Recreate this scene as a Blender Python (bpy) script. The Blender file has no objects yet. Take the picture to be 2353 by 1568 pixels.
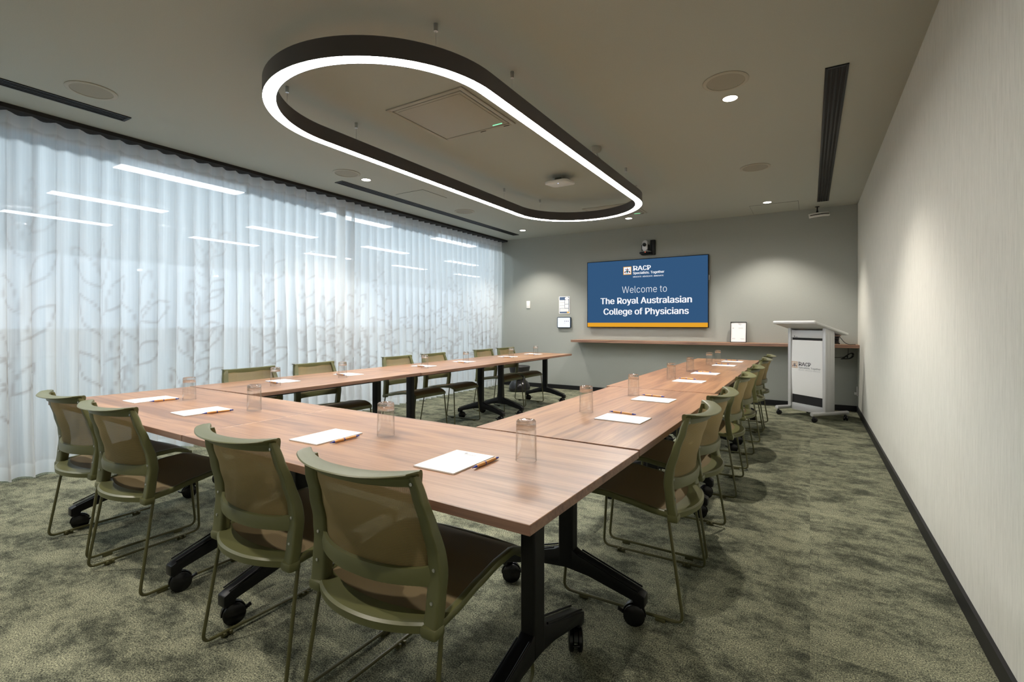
import bpy, bmesh, math, random
import numpy as np
from mathutils import Vector, Matrix

random.seed(7)
PI = math.pi
scene = bpy.context.scene
COL = scene.collection

# ------------------------------------------------------------------ camera
cam_data = bpy.data.cameras.new('camera')
cam_data.sensor_width = 36.0
cam_data.lens = 1122.2 / 2353.0 * 36.0
cam_data.shift_y = -(784.0 - 743.7) / 2353.0
cam_data.clip_start = 0.05
cam = bpy.data.objects.new('camera', cam_data)
COL.objects.link(cam)
cam.location = (0.0, 0.0, 1.1457)
cam.rotation_euler = (PI / 2, 0.0, 0.5478)
scene.camera = cam

# ------------------------------------------------------------------ world, exposure
world = bpy.data.worlds.new('world')
scene.world = world
world.use_nodes = True
world.node_tree.nodes['Background'].inputs[0].default_value = (0.75, 0.85, 1.0, 1)
world.node_tree.nodes['Background'].inputs[1].default_value = 0.3
scene.view_settings.view_transform = 'Standard'
scene.view_settings.look = 'None'
scene.view_settings.gamma = 1.0
scene.view_settings.use_curve_mapping = False
scene.view_settings.exposure = 0.0
scene.cycles.use_denoising = True
scene.cycles.max_bounces = 10
scene.cycles.diffuse_bounces = 5
scene.cycles.glossy_bounces = 4
scene.cycles.transmission_bounces = 8
scene.cycles.transparent_max_bounces = 12
scene.cycles.caustics_reflective = False
scene.cycles.caustics_refractive = False
scene.cycles.sample_clamp_indirect = 4.0

RING_EMIT = 80.0        # the stadium-shaped pendant's diffuser
SPOT_W = 185.0           # each ceiling downlight
OFFICE_EMIT = 8.0      # linear fittings in the office beyond the glazing

ADDED_LAMP_W = 62.0    # added lamps, unseen above the curtain head, that backlight the curtain
SKY = 1.1                # sky strength, let in by the added far office windows
world.node_tree.nodes['Background'].inputs[1].default_value = SKY

# ------------------------------------------------------------------ materials
def new_mat(name):
    m = bpy.data.materials.new(name)
    m.use_nodes = True
    nt = m.node_tree
    b = nt.nodes['Principled BSDF']
    return m, nt, b

def mat(name, col, rough=0.5, metal=0.0, spec=0.5, emit=None, estr=0.0, coat=0.0):
    m, nt, b = new_mat(name)
    b.inputs['Base Color'].default_value = (*col, 1)
    b.inputs['Roughness'].default_value = rough
    b.inputs['Metallic'].default_value = metal
    b.inputs['Specular IOR Level'].default_value = spec
    b.inputs['Coat Weight'].default_value = coat
    if emit:
        b.inputs['Emission Color'].default_value = (*emit, 1)
        b.inputs['Emission Strength'].default_value = estr
    return m

def N(nt, t, **kw):
    n = nt.nodes.new(t)
    for k, v in kw.items():
        if k == 'op': n.operation = v
        elif k.startswith('i_'): n.inputs[int(k[2:])].default_value = v
        else: setattr(n, k, v)
    return n

def L(nt, a, ao, b, bi):
    nt.links.new(a.outputs[ao], b.inputs[bi])

def ramp(nt, stops):
    r = nt.nodes.new('ShaderNodeValToRGB')
    e = r.color_ramp.elements
    while len(e) < len(stops): e.new(0.5)
    for i, (p, c) in enumerate(stops):
        e[i].position = p
        e[i].color = (*c, 1) if len(c) == 3 else c
    return r

def bump(nt, b, src, so, strength, dist):
    bp = N(nt, 'ShaderNodeBump')
    bp.inputs['Strength'].default_value = strength
    bp.inputs['Distance'].default_value = dist
    L(nt, src, so, bp, 'Height')
    L(nt, bp, 0, b, 'Normal')

def carpet_mat():
    m, nt, b = new_mat('carpet')
    geo = N(nt, 'ShaderNodeTexCoord')
    # modular planks: every plank shifts its cut of the mottled pattern
    sx = N(nt, 'ShaderNodeVectorMath', op='DIVIDE'); sx.inputs[1].default_value = (1.0, 0.5, 1.0)
    L(nt, geo, 'Object', sx, 0)
    fl = N(nt, 'ShaderNodeVectorMath', op='FLOOR'); L(nt, sx, 0, fl, 0)
    wn = N(nt, 'ShaderNodeTexWhiteNoise'); wn.noise_dimensions = '2D'; L(nt, fl, 0, wn, 'Vector')
    mul = N(nt, 'ShaderNodeVectorMath', op='SCALE'); mul.inputs['Scale'].default_value = 1.1
    L(nt, wn, 'Color', mul, 0)
    add = N(nt, 'ShaderNodeVectorMath', op='ADD'); L(nt, geo, 'Object', add, 0); L(nt, mul, 0, add, 1)
    mp = N(nt, 'ShaderNodeMapping'); mp.inputs['Scale'].default_value = (2.0, 2.9, 1)
    L(nt, add, 0, mp, 'Vector')
    n1 = N(nt, 'ShaderNodeTexNoise'); n1.inputs['Scale'].default_value = 2.3
    n1.inputs['Detail'].default_value = 12; n1.inputs['Roughness'].default_value = 0.74
    L(nt, mp, 0, n1, 'Vector')
    nm = N(nt, 'ShaderNodeTexNoise'); nm.inputs['Scale'].default_value = 34; nm.inputs['Detail'].default_value = 4; nm.inputs['Roughness'].default_value = 0.7
    L(nt, add, 0, nm, 'Vector')
    nmx = N(nt, 'ShaderNodeMath', op='MULTIPLY_ADD'); nmx.inputs[1].default_value = 0.30; nmx.inputs[2].default_value = -0.15; L(nt, nm, 'Fac', nmx, 0)
    n1s = N(nt, 'ShaderNodeMath', op='ADD'); L(nt, n1, 'Fac', n1s, 0); L(nt, nmx, 0, n1s, 1)
    r1 = ramp(nt, [(0.37, (0.062, 0.067, 0.050)), (0.46, (0.125, 0.132, 0.096)), (0.545, (0.21, 0.216, 0.155)), (0.72, (0.29, 0.293, 0.207))])
    L(nt, n1s, 0, r1, 0)
    # the loops
    n2 = N(nt, 'ShaderNodeTexNoise'); n2.inputs['Scale'].default_value = 210
    n2.inputs['Detail'].default_value = 3; n2.inputs['Roughness'].default_value = 0.6
    L(nt, geo, 'Object', n2, 'Vector')
    r2 = ramp(nt, [(0.36, (0.22, 0.23, 0.25)), (0.50, (0.9, 0.9, 0.88)), (0.64, (1.8, 1.75, 1.6))])
    L(nt, n2, 'Fac', r2, 0)
    mx = N(nt, 'ShaderNodeMix', data_type='RGBA', blend_type='MULTIPLY'); mx.inputs[0].default_value = 1.0
    L(nt, r1, 0, mx, 6); L(nt, r2, 0, mx, 7)
    L(nt, mx, 2, b, 'Base Color')
    b.inputs['Roughness'].default_value = 0.95
    b.inputs['Specular IOR Level'].default_value = 0.1
    bump(nt, b, n2, 'Fac', 0.6, 0.004)
    return m

def wood_mat(name, dark, mid, light, rough=0.33, planks=8.5):
    m, nt, b = new_mat(name)
    tc = N(nt, 'ShaderNodeTexCoord')
    oi = N(nt, 'ShaderNodeObjectInfo')
    off = N(nt, 'ShaderNodeMath', op='MULTIPLY'); off.inputs[1].default_value = 13.0
    L(nt, oi, 'Random', off, 0)
    add = N(nt, 'ShaderNodeVectorMath', op='ADD'); L(nt, tc, 'Object', add, 0); L(nt, off, 0, add, 1)
    mp = N(nt, 'ShaderNodeMapping'); mp.inputs['Scale'].default_value = (0.9, 9.0, 9.0)
    L(nt, add, 0, mp, 'Vector')
    n1 = N(nt, 'ShaderNodeTexNoise'); n1.inputs['Scale'].default_value = 1.6
    n1.inputs['Detail'].default_value = 5; n1.inputs['Distortion'].default_value = 1.2
    L(nt, mp, 0, n1, 'Vector')
    mp2 = N(nt, 'ShaderNodeMapping'); mp2.inputs['Scale'].default_value = (2.2, 130.0, 130.0)
    L(nt, add, 0, mp2, 'Vector')
    n2 = N(nt, 'ShaderNodeTexNoise'); n2.inputs['Scale'].default_value = 1.0; n2.inputs['Detail'].default_value = 4
    L(nt, mp2, 0, n2, 'Vector')
    r1 = ramp(nt, [(0.30, dark), (0.5, mid), (0.72, light)])
    s = N(nt, 'ShaderNodeMath', op='MULTIPLY_ADD'); s.inputs[1].default_value = 0.55; s.inputs[2].default_value = -0.275
    L(nt, n2, 'Fac', s, 0)
    # boards of veneer side by side
    sep = N(nt, 'ShaderNodeSeparateXYZ'); L(nt, tc, 'Object', sep, 0)
    pl = N(nt, 'ShaderNodeMath', op='MULTIPLY'); pl.inputs[1].default_value = planks; L(nt, sep, 'Y', pl, 0)
    plf = N(nt, 'ShaderNodeMath', op='FLOOR'); L(nt, pl, 0, plf, 0)
    pa = N(nt, 'ShaderNodeMath', op='ADD'); L(nt, plf, 0, pa, 0); L(nt, off, 0, pa, 1)
    wn = N(nt, 'ShaderNodeTexWhiteNoise'); wn.noise_dimensions = '1D'; L(nt, pa, 0, wn, 'W')
    pm = N(nt, 'ShaderNodeMath', op='MULTIPLY_ADD'); pm.inputs[1].default_value = 0.12; pm.inputs[2].default_value = -0.06
    L(nt, wn, 'Value', pm, 0)
    a1 = N(nt, 'ShaderNodeMath', op='ADD'); L(nt, n1, 'Fac', a1, 0); L(nt, s, 0, a1, 1)
    a2 = N(nt, 'ShaderNodeMath', op='ADD'); L(nt, a1, 0, a2, 0); L(nt, pm, 0, a2, 1)
    L(nt, a2, 0, r1, 0)
    L(nt, r1, 0, b, 'Base Color')
    b.inputs['Roughness'].default_value = rough
    b.inputs['Specular IOR Level'].default_value = 0.85
    bump(nt, b, n2, 'Fac', 0.04, 0.001)
    return m

def wallpaper_mat():
    m, nt, b = new_mat('wallpaper')
    tc = N(nt, 'ShaderNodeTexCoord')
    mp = N(nt, 'ShaderNodeMapping'); mp.inputs['Scale'].default_value = (1, 110, 9)
    L(nt, tc, 'Object', mp, 'Vector')
    n = N(nt, 'ShaderNodeTexNoise'); n.inputs['Scale'].default_value = 1.0; n.inputs['Detail'].default_value = 5
    n.inputs['Roughness'].default_value = 0.7
    L(nt, mp, 0, n, 'Vector')
    r = ramp(nt, [(0.3, (0.59, 0.59, 0.535)), (0.5, (0.66, 0.66, 0.60)), (0.7, (0.72, 0.715, 0.655))])
    L(nt, n, 'Fac', r, 0)
    # drop joints every 1.235 m
    sep = N(nt, 'ShaderNodeSeparateXYZ'); L(nt, tc, 'Object', sep, 0)
    a = N(nt, 'ShaderNodeMath', op='SUBTRACT'); a.inputs[1].default_value = 2.81 - 1.235 * 4; L(nt, sep, 'Y', a, 0)
    d = N(nt, 'ShaderNodeMath', op='DIVIDE'); d.inputs[1].default_value = 1.235; L(nt, a, 0, d, 0)
    f = N(nt, 'ShaderNodeMath', op='FRACT'); L(nt, d, 0, f, 0)
    lt = N(nt, 'ShaderNodeMath', op='LESS_THAN'); lt.inputs[1].default_value = 0.0022; L(nt, f, 0, lt, 0)
    mx = N(nt, 'ShaderNodeMix', data_type='RGBA'); L(nt, lt, 0, mx, 0); L(nt, r, 0, mx, 6)
    mx.inputs[7].default_value = (0.76, 0.75, 0.69, 1)
    L(nt, mx, 2, b, 'Base Color')
    b.inputs['Roughness'].default_value = 0.85
    b.inputs['Specular IOR Level'].default_value = 0.25
    bump(nt, b, n, 'Fac', 0.15, 0.001)
    return m

def paint_mat(name, col, rough=0.8, var=0.03):
    m, nt, b = new_mat(name)
    tc = N(nt, 'ShaderNodeTexCoord')
    n = N(nt, 'ShaderNodeTexNoise'); n.inputs['Scale'].default_value = 180; n.inputs['Detail'].default_value = 2
    L(nt, tc, 'Object', n, 'Vector')
    c0 = tuple(c * (1 - var) for c in col); c1 = tuple(c * (1 + var) for c in col)
    r = ramp(nt, [(0.3, c0), (0.7, c1)])
    L(nt, n, 'Fac', r, 0); L(nt, r, 0, b, 'Base Color')
    b.inputs['Roughness'].default_value = rough
    b.inputs['Specular IOR Level'].default_value = 0.3
    bump(nt, b, n, 'Fac', 0.08, 0.0005)
    return m

def net_mat(name, col, col2, clear):
    """woven chair mesh: fine open weave"""
    m, nt, b = new_mat(name)
    out = nt.nodes['Material Output']
    tc = N(nt, 'ShaderNodeTexCoord')
    sep = N(nt, 'ShaderNodeSeparateXYZ'); L(nt, tc, 'UV', sep, 0)
    wx = N(nt, 'ShaderNodeMath', op='MULTIPLY'); wx.inputs[1].default_value = 2 * PI / 0.0042; L(nt, sep, 'X', wx, 0)
    wy = N(nt, 'ShaderNodeMath', op='MULTIPLY'); wy.inputs[1].default_value = 2 * PI / 0.0042; L(nt, sep, 'Y', wy, 0)
    sxn = N(nt, 'ShaderNodeMath', op='SINE'); L(nt, wx, 0, sxn, 0)
    syn = N(nt, 'ShaderNodeMath', op='SINE'); L(nt, wy, 0, syn, 0)
    pr = N(nt, 'ShaderNodeMath', op='MULTIPLY'); L(nt, sxn, 0, pr, 0); L(nt, syn, 0, pr, 1)
    gt = N(nt, 'ShaderNodeMapRange'); gt.inputs[1].default_value = 0.15; gt.inputs[2].default_value = 0.75
    gt.inputs[3].default_value = 0.0; gt.inputs[4].default_value = clear
    L(nt, pr, 0, gt, 0)
    mx = N(nt, 'ShaderNodeMix', data_type='RGBA')
    s2 = N(nt, 'ShaderNodeMath', op='MULTIPLY_ADD'); s2.inputs[1].default_value = 0.5; s2.inputs[2].default_value = 0.5
    L(nt, syn, 0, s2, 0); L(nt, s2, 0, mx, 0)
    mx.inputs[6].default_value = (*col, 1); mx.inputs[7].default_value = (*col2, 1)
    L(nt, mx, 2, b, 'Base Color')
    b.inputs['Roughness'].default_value = 0.7
    b.inputs['Specular IOR Level'].default_value = 0.3
    tl = N(nt, 'ShaderNodeBsdfTranslucent'); L(nt, mx, 2, tl, 0)
    m0 = N(nt, 'ShaderNodeMixShader'); m0.inputs[0].default_value = 0.12
    L(nt, b, 0, m0, 1); L(nt, tl, 0, m0, 2)
    tr = N(nt, 'ShaderNodeBsdfTransparent')
    ms = N(nt, 'ShaderNodeMixShader'); L(nt, gt, 0, ms, 0); L(nt, m0, 0, ms, 1); L(nt, tr, 0, ms, 2)
    L(nt, ms, 0, out, 'Surface')
    return m

def sheer_mat():
    """sheer curtain: part open weave, part cloth; attribute 'print' holds the woven leaf drawing, 'hem' the doubled cloth"""
    m, nt, b = new_mat('sheer_fabric')
    out = nt.nodes['Material Output']
    nt.nodes.remove(b)
    ap = N(nt, 'ShaderNodeAttribute'); ap.attribute_name = 'print'
    ah = N(nt, 'ShaderNodeAttribute'); ah.attribute_name = 'hem'
    col = N(nt, 'ShaderNodeMix', data_type='RGBA'); L(nt, ap, 'Fac', col, 0)
    col.inputs[6].default_value = (0.83, 0.85, 0.86, 1); col.inputs[7].default_value = (0.50, 0.47, 0.46, 1)
    df = N(nt, 'ShaderNodeBsdfDiffuse'); L(nt, col, 2, df, 0)
    tl = N(nt, 'ShaderNodeBsdfTranslucent'); L(nt, col, 2, tl, 0)
    m1 = N(nt, 'ShaderNodeMixShader'); m1.inputs[0].default_value = 0.5; L(nt, df, 0, m1, 1); L(nt, tl, 0, m1, 2)
    tr = N(nt, 'ShaderNodeBsdfTransparent'); tr.inputs[0].default_value = (0.97, 0.98, 1.0, 1)
    # thread: vertical slubs vary how open the cloth is
    tc = N(nt, 'ShaderNodeTexCoord')
    mp = N(nt, 'ShaderNodeMapping'); mp.inputs['Scale'].default_value = (1, 90, 1.2); L(nt, tc, 'Object', mp, 'Vector')
    n = N(nt, 'ShaderNodeTexNoise'); n.inputs['Scale'].default_value = 1.0; n.inputs['Detail'].default_value = 3; L(nt, mp, 0, n, 'Vector')
    op = N(nt, 'ShaderNodeMapRange'); op.inputs[1].default_value = 0.25; op.inputs[2].default_value = 0.75
    op.inputs[3].default_value = 0.16; op.inputs[4].default_value = 0.26
    L(nt, n, 'Fac', op, 0)
    s = N(nt, 'ShaderNodeMath', op='MULTIPLY_ADD'); s.inputs[1].default_value = -0.8; s.inputs[2].default_value = 1.0
    L(nt, ah, 'Fac', s, 0)
    s2 = N(nt, 'ShaderNodeMath', op='MULTIPLY_ADD'); s2.inputs[1].default_value = -0.6; s2.inputs[2].default_value = 1.0
    L(nt, ap, 'Fac', s2, 0)
    o1 = N(nt, 'ShaderNodeMath', op='MULTIPLY'); L(nt, op, 0, o1, 0); L(nt, s, 0, o1, 1)
    o2 = N(nt, 'ShaderNodeMath', op='MULTIPLY'); L(nt, o1, 0, o2, 0); L(nt, s2, 0, o2, 1)
    m2 = N(nt, 'ShaderNodeMixShader'); L(nt, o2, 0, m2, 0); L(nt, m1, 0, m2, 1); L(nt, tr, 0, m2, 2)
    L(nt, m2, 0, out, 'Surface')
    return m

def thin_glass(name, tint=(0.97, 0.985, 0.98), refl=1.0, ior=1.45):
    m, nt, b = new_mat(name)
    out = nt.nodes['Material Output']; nt.nodes.remove(b)
    tr = N(nt, 'ShaderNodeBsdfTransparent'); tr.inputs[0].default_value = (*tint, 1)
    gl = N(nt, 'ShaderNodeBsdfGlossy'); gl.inputs['Roughness'].default_value = 0.02
    fr = N(nt, 'ShaderNodeLayerWeight'); fr.inputs[0].default_value = 0.5
    pw = N(nt, 'ShaderNodeMath', op='POWER'); pw.inputs[1].default_value = 4.0; L(nt, fr, 'Facing', pw, 0)
    k = N(nt, 'ShaderNodeMath', op='MULTIPLY_ADD'); k.inputs[1].default_value = 0.6 * refl; k.inputs[2].default_value = 0.04 * refl; L(nt, pw, 0, k, 0)
    ms = N(nt, 'ShaderNodeMixShader'); L(nt, k, 0, ms, 0); L(nt, tr, 0, ms, 1); L(nt, gl, 0, ms, 2)
    L(nt, ms, 0, out, 'Surface')
    return m

def solid_glass(name):
    m, nt, b = new_mat(name)
    out = nt.nodes['Material Output']; nt.nodes.remove(b)
    g = N(nt, 'ShaderNodeBsdfGlass'); g.inputs['IOR'].default_value = 1.5; g.inputs['Roughness'].default_value = 0.0
    tr = N(nt, 'ShaderNodeBsdfTransparent'); ms = N(nt, 'ShaderNodeMixShader'); ms.inputs[0].default_value = 0.30
    L(nt, g, 0, ms, 1); L(nt, tr, 0, ms, 2)
    L(nt, ms, 0, out, 'Surface')
    return m

def emis(name, col, s):
    m, nt, b = new_mat(name)
    out = nt.nodes['Material Output']; nt.nodes.remove(b)
    e = N(nt, 'ShaderNodeEmission'); e.inputs[0].default_value = (*col, 1); e.inputs[1].default_value = s
    L(nt, e, 0, out, 'Surface')
    return m

M = {}
M['carpet'] = carpet_mat()
M['wood'] = wood_mat('walnut_laminate', (0.185, 0.082, 0.034), (0.30, 0.145, 0.064), (0.40, 0.212, 0.100))
M['edge'] = wood_mat('walnut_edge_band', (0.13, 0.06, 0.036), (0.22, 0.112, 0.070), (0.30, 0.17, 0.108), rough=0.5, planks=1)
M['wallpaper'] = wallpaper_mat()
M['wall'] = paint_mat('grey_green_paint', (0.34, 0.355, 0.325))
M['ceiling'] = paint_mat('taupe_ceiling_paint', (0.395, 0.412, 0.368))
M['ceiling_fit'] = mat('taupe_fitting', (0.37, 0.355, 0.295), 0.6)
M['grille'] = mat('speaker_grille', (0.29, 0.28, 0.23), 0.8)
M['dark_line'] = mat('shadow_gap', (0.02, 0.018, 0.015), 0.9)
M['black'] = mat('black_powder_coat', (0.0045, 0.0045, 0.0055), 0.40, 0.0, 0.3)
M['black_gloss'] = mat('black_plastic', (0.005, 0.005, 0.006), 0.25, 0.0, 0.4)
M['black_matt'] = mat('black_matt', (0.012, 0.012, 0.013), 0.8)
M['black_ring'] = mat('black_anodised', (0.055, 0.049, 0.052), 0.36, 0.0, 0.6)
M['base'] = mat('black_skirting', (0.010, 0.010, 0.011), 0.5, 0.0, 0.3)
M['olive'] = mat('olive_plastic', (0.105, 0.107, 0.040), 0.40)
M['olive_metal'] = mat('olive_powder_coat', (0.075, 0.072, 0.026), 0.35)
M['net'] = net_mat('khaki_net', (0.28, 0.21, 0.092), (0.19, 0.14, 0.06), 0.34)
M['seat_net'] = net_mat('khaki_seat_net', (0.20, 0.152, 0.075), (0.135, 0.10, 0.05), 0.0)
M['steel'] = mat('steel', (0.55, 0.55, 0.55), 0.3, 1.0)
M['silver'] = mat('silver_paint', (0.62, 0.62, 0.63), 0.38, 0.25)
M['white_plastic'] = mat('white_plastic', (0.78, 0.77, 0.75), 0.4)
M['white'] = mat('white_sheet', (0.88, 0.88, 0.87), 0.5)
M['paper'] = mat('paper', (0.86, 0.86, 0.87), 0.7)
M['print'] = mat('grey_print', (0.42, 0.43, 0.45), 0.8)
M['navy'] = mat('navy_print', (0.05, 0.10, 0.20), 0.6)
M['amber'] = mat('amber_print', (0.75, 0.42, 0.06), 0.6)
M['ink'] = mat('dark_ink', (0.03, 0.03, 0.04), 0.6)
M['ink_grey'] = mat('grey_ink', (0.22, 0.22, 0.24), 0.6)
M['bamboo'] = mat('bamboo', (0.62, 0.30, 0.09), 0.4)
M['blue'] = mat('blue_plastic', (0.015, 0.035, 0.30), 0.35)
M['glass'] = thin_glass('tumbler_glass', (0.995, 0.998, 0.997), 1.6)
M['glass_base'] = solid_glass('tumbler_base_glass')
M['pane'] = thin_glass('window_glass', (0.96, 0.98, 0.98), 1.0)
M['ring'] = emis('ring_diffuser', (1.0, 0.97, 0.935), RING_EMIT)
M['disc'] = emis('downlight_lens', (1.0, 0.93, 0.84), 14.0)
M['office_light'] = emis('office_diffuser', (0.88, 0.95, 1.0), OFFICE_EMIT)
M['screen_blue'] = emis('screen_blue', (0.034, 0.094, 0.202), 1.0)
M['screen_amber'] = emis('screen_amber', (0.80, 0.37, 0.028), 1.0)
M['screen_white'] = emis('screen_white', (0.95, 0.96, 1.0), 1.0)
M['screen_teal'] = emis('screen_teal', (0.03, 0.12, 0.15), 1.0)
M['screen_red'] = emis('screen_maroon', (0.20, 0.03, 0.02), 1.0)
M['tablet'] = emis('tablet_glow', (0.92, 0.96, 1.0), 1.05)
M['green_led'] = emis('green_led', (0.25, 1.0, 0.5), 1.4)
M['red_led'] = emis('red_led', (1.0, 0.12, 0.06), 3.0)
M['sheer'] = sheer_mat()
M['office_wall'] = mat('office_white_wall', (0.74, 0.77, 0.80), 0.8)
M['office_ceiling'] = mat('office_ceiling', (0.30, 0.43, 0.52), 0.8)
M['office_floor'] = mat('office_floor', (0.40, 0.41, 0.43), 0.8)
M['office_cab'] = mat('office_white_laminate', (0.80, 0.82, 0.86), 0.5)
M['office_screen'] = mat('office_screen_cloth', (0.19, 0.165, 0.15), 0.9)
M['stool'] = mat('black_glazed_ceramic', (0.012, 0.011, 0.012), 0.22)
M['frame_metal'] = mat('window_frame', (0.42, 0.36, 0.31), 0.5)

# ------------------------------------------------------------------ mesh helpers
class MB:
    """collects shapes into one mesh"""
    def __init__(self):
        self.v, self.f, self.m, self.uv = [], [], [], {}
    def add(self, vs, fs, mi=0):
        o = len(self.v)
        self.v += [tuple(p) for p in vs]
        for f in fs:
            self.f.append(tuple(i + o for i in f)); self.m.append(mi)
        return o
    def box(self, c, s, bev=0.0, rot=None, mi=0, seg=2):
        bm = bmesh.new()
        bmesh.ops.create_cube(bm, size=1.0)
        bmesh.ops.scale(bm, vec=Vector(s), verts=bm.verts)
        if bev > 0:
            bmesh.ops.bevel(bm, geom=list(bm.edges), offset=bev, segments=seg, profile=0.5, affect='EDGES')
        return self._bm(bm, c, rot, mi)
    def _bm(self, bm, c, rot, mi):
        R = rot if rot is not None else Matrix.Identity(3)
        bm.verts.index_update()
        vs = [R @ v.co + Vector(c) for v in bm.verts]
        fs = [[v.index for v in f.verts] for f in bm.faces]
        bm.free()
        self.add(vs, fs, mi)
        return self
    def lathe(self, prof, n=32, c=(0, 0, 0), rot=None, mi=0, mi_fn=None):
        R = rot if rot is not None else Matrix.Identity(3)
        C = Vector(c)
        vs, fs, rings = [], [], []
        for (r, z) in prof:
            if r < 1e-6:
                rings.append([len(vs)]); vs.append(R @ Vector((0, 0, z)) + C)
            else:
                idx = []
                for k in range(n):
                    a = 2 * PI * k / n
                    idx.append(len(vs)); vs.append(R @ Vector((r * math.cos(a), r * math.sin(a), z)) + C)
                rings.append(idx)
        o = len(self.v); self.v += [tuple(p) for p in vs]
        for i in range(len(rings) - 1):
            a, b = rings[i], rings[i + 1]
            mm = mi_fn(i) if mi_fn else mi
            for k in range(n):
                k2 = (k + 1) % n
                if len(a) == 1 and len(b) == 1: continue
                if len(a) == 1: f = (a[0], b[k2], b[k])
                elif len(b) == 1: f = (a[k], a[k2], b[0])
                else: f = (a[k], a[k2], b[k2], b[k])
                self.f.append(tuple(j + o for j in f)); self.m.append(mm)
        return self
    def tube(self, path, r, n=10, caps=True, mi=0, closed=False):
        P = [Vector(p) for p in path]
        m = len(P)
        rs = r if isinstance(r, (list, tuple)) else [r] * m
        T = []
        for i in range(m):
            if closed: t = P[(i + 1) % m] - P[i - 1]
            else: t = P[min(i + 1, m - 1)] - P[max(i - 1, 0)]
            T.append(t.normalized())
        up = Vector((0, 0, 1)) if abs(T[0].z) < 0.9 else Vector((1, 0, 0))
        nrm = (up - T[0] * up.dot(T[0])).normalized()
        vs, fs = [], []
        for i in range(m):
            nrm = (nrm - T[i] * nrm.dot(T[i])).normalized()
            bn = T[i].cross(nrm)
            for k in range(n):
                a = 2 * PI * k / n
                vs.append(P[i] + (nrm * math.cos(a) + bn * math.sin(a)) * rs[i])
        for i in range(m if closed else m - 1):
            j = (i + 1) % m
            for k in range(n):
                k2 = (k + 1) % n
                fs.append((i * n + k, i * n + k2, j * n + k2, j * n + k))
        if caps and not closed:
            fs.append(tuple(range(n - 1, -1, -1)))
            fs.append(tuple((m - 1) * n + k for k in range(n)))
        self.add(vs, fs, mi)
        return self
    def loft(self, rings, closed_ring=True, caps=True, mi=0, closed_path=False):
        n = len(rings[0]); vs = [p for r in rings for p in r]; fs = []
        m = len(rings)
        for i in range(m if closed_path else m - 1):
            j = (i + 1) % m
            for k in range(n if closed_ring else n - 1):
                k2 = (k + 1) % n
                fs.append((i * n + k, i * n + k2, j * n + k2, j * n + k))
        if caps and closed_ring and not closed_path:
            fs.append(tuple(range(n - 1, -1, -1)))
            fs.append(tuple((m - 1) * n + k for k in range(n)))
        self.add(vs, fs, mi)
        return self
    def prism(self, outline, axis, lo, hi, mi=0, bev=0.0):
        """outline: 2D points; axis: the extrusion axis ('x','y','z'), other two in order"""
        def put(p, t):
            if axis == 'x': return (t, p[0], p[1])
            if axis == 'y': return (p[0], t, p[1])
            return (p[0], p[1], t)
        bm = bmesh.new()
        a = [bm.verts.new(put(p, lo)) for p in outline]
        f = bm.faces.new(a)
        ex = bmesh.ops.extrude_face_region(bm, geom=[f])
        d = {'x': (hi - lo, 0, 0), 'y': (0, hi - lo, 0), 'z': (0, 0, hi - lo)}[axis]
        bmesh.ops.translate(bm, vec=Vector(d), verts=[g for g in ex['geom'] if isinstance(g, bmesh.types.BMVert)])
        bmesh.ops.recalc_face_normals(bm, faces=bm.faces)
        if bev > 0:
            es = [e for e in bm.edges if len(e.link_faces) == 2 and e.calc_face_angle(0) > 0.35]
            bmesh.ops.bevel(bm, geom=es, offset=bev, segments=2, profile=0.5, affect='EDGES')
        return self._bm(bm, (0, 0, 0), None, mi)
    def build(self, name, mats, parent=None, smooth=35, uvs=None, recalc=True):
        me = bpy.data.meshes.new(name)
        me.from_pydata(self.v, [], self.f)
        me.validate(clean_customdata=False)
        if not isinstance(mats, (list, tuple)): mats = [mats]
        for x in mats: me.materials.append(x)
        if len(mats) > 1 and len(me.polygons) == len(self.m):
            me.polygons.foreach_set('material_index', self.m)
        if uvs is not None:
            uvl = me.uv_layers.new(name='UVMap')
            for lp in me.loops:
                uvl.data[lp.index].uv = uvs[lp.vertex_index]
        if recalc:
            bm = bmesh.new(); bm.from_mesh(me)
            bmesh.ops.recalc_face_normals(bm, faces=bm.faces)
            bm.to_mesh(me); bm.free()
        if smooth:
            me.shade_smooth()
            me.set_sharp_from_angle(angle=math.radians(smooth))
        me.update()
        o = bpy.data.objects.new(name, me)
        COL.objects.link(o)
        if parent is not None: o.parent = parent
        return o

def tag(o, label=None, cat=None, group=None, kind=None):
    if label: o['label'] = label
    if cat: o['category'] = cat
    if group: o['group'] = group
    if kind: o['kind'] = kind
    return o

def empty(name, loc=(0, 0, 0), rz=0.0):
    o = bpy.data.objects.new(name, None)
    o.empty_display_size = 0.1
    COL.objects.link(o)
    o.location = loc; o.rotation_euler = (0, 0, rz)
    return o

def children_of(o):
    return [c for c in bpy.data.objects if c.parent == o]

def copy_tree(o, parent=None, tree=None):
    c = o.copy(); COL.objects.link(c); c.parent = parent
    for k in ('label', 'category', 'group'):
        if parent is None and k in c: del c[k]
    for ch in children_of(o): copy_tree(ch, c)
    return c

def structure(o):
    o['kind'] = 'structure'
    return o

def rrect(w, h, r, n=6):
    pts = []
    for cx, cy, a0 in ((w / 2 - r, h / 2 - r, 0), (-w / 2 + r, h / 2 - r, 90), (-w / 2 + r, -h / 2 + r, 180), (w / 2 - r, -h / 2 + r, 270)):
        for k in range(n + 1):
            a = math.radians(a0 + 90 * k / n)
            pts.append((cx + r * math.cos(a), cy + r * math.sin(a)))
    return pts

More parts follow.
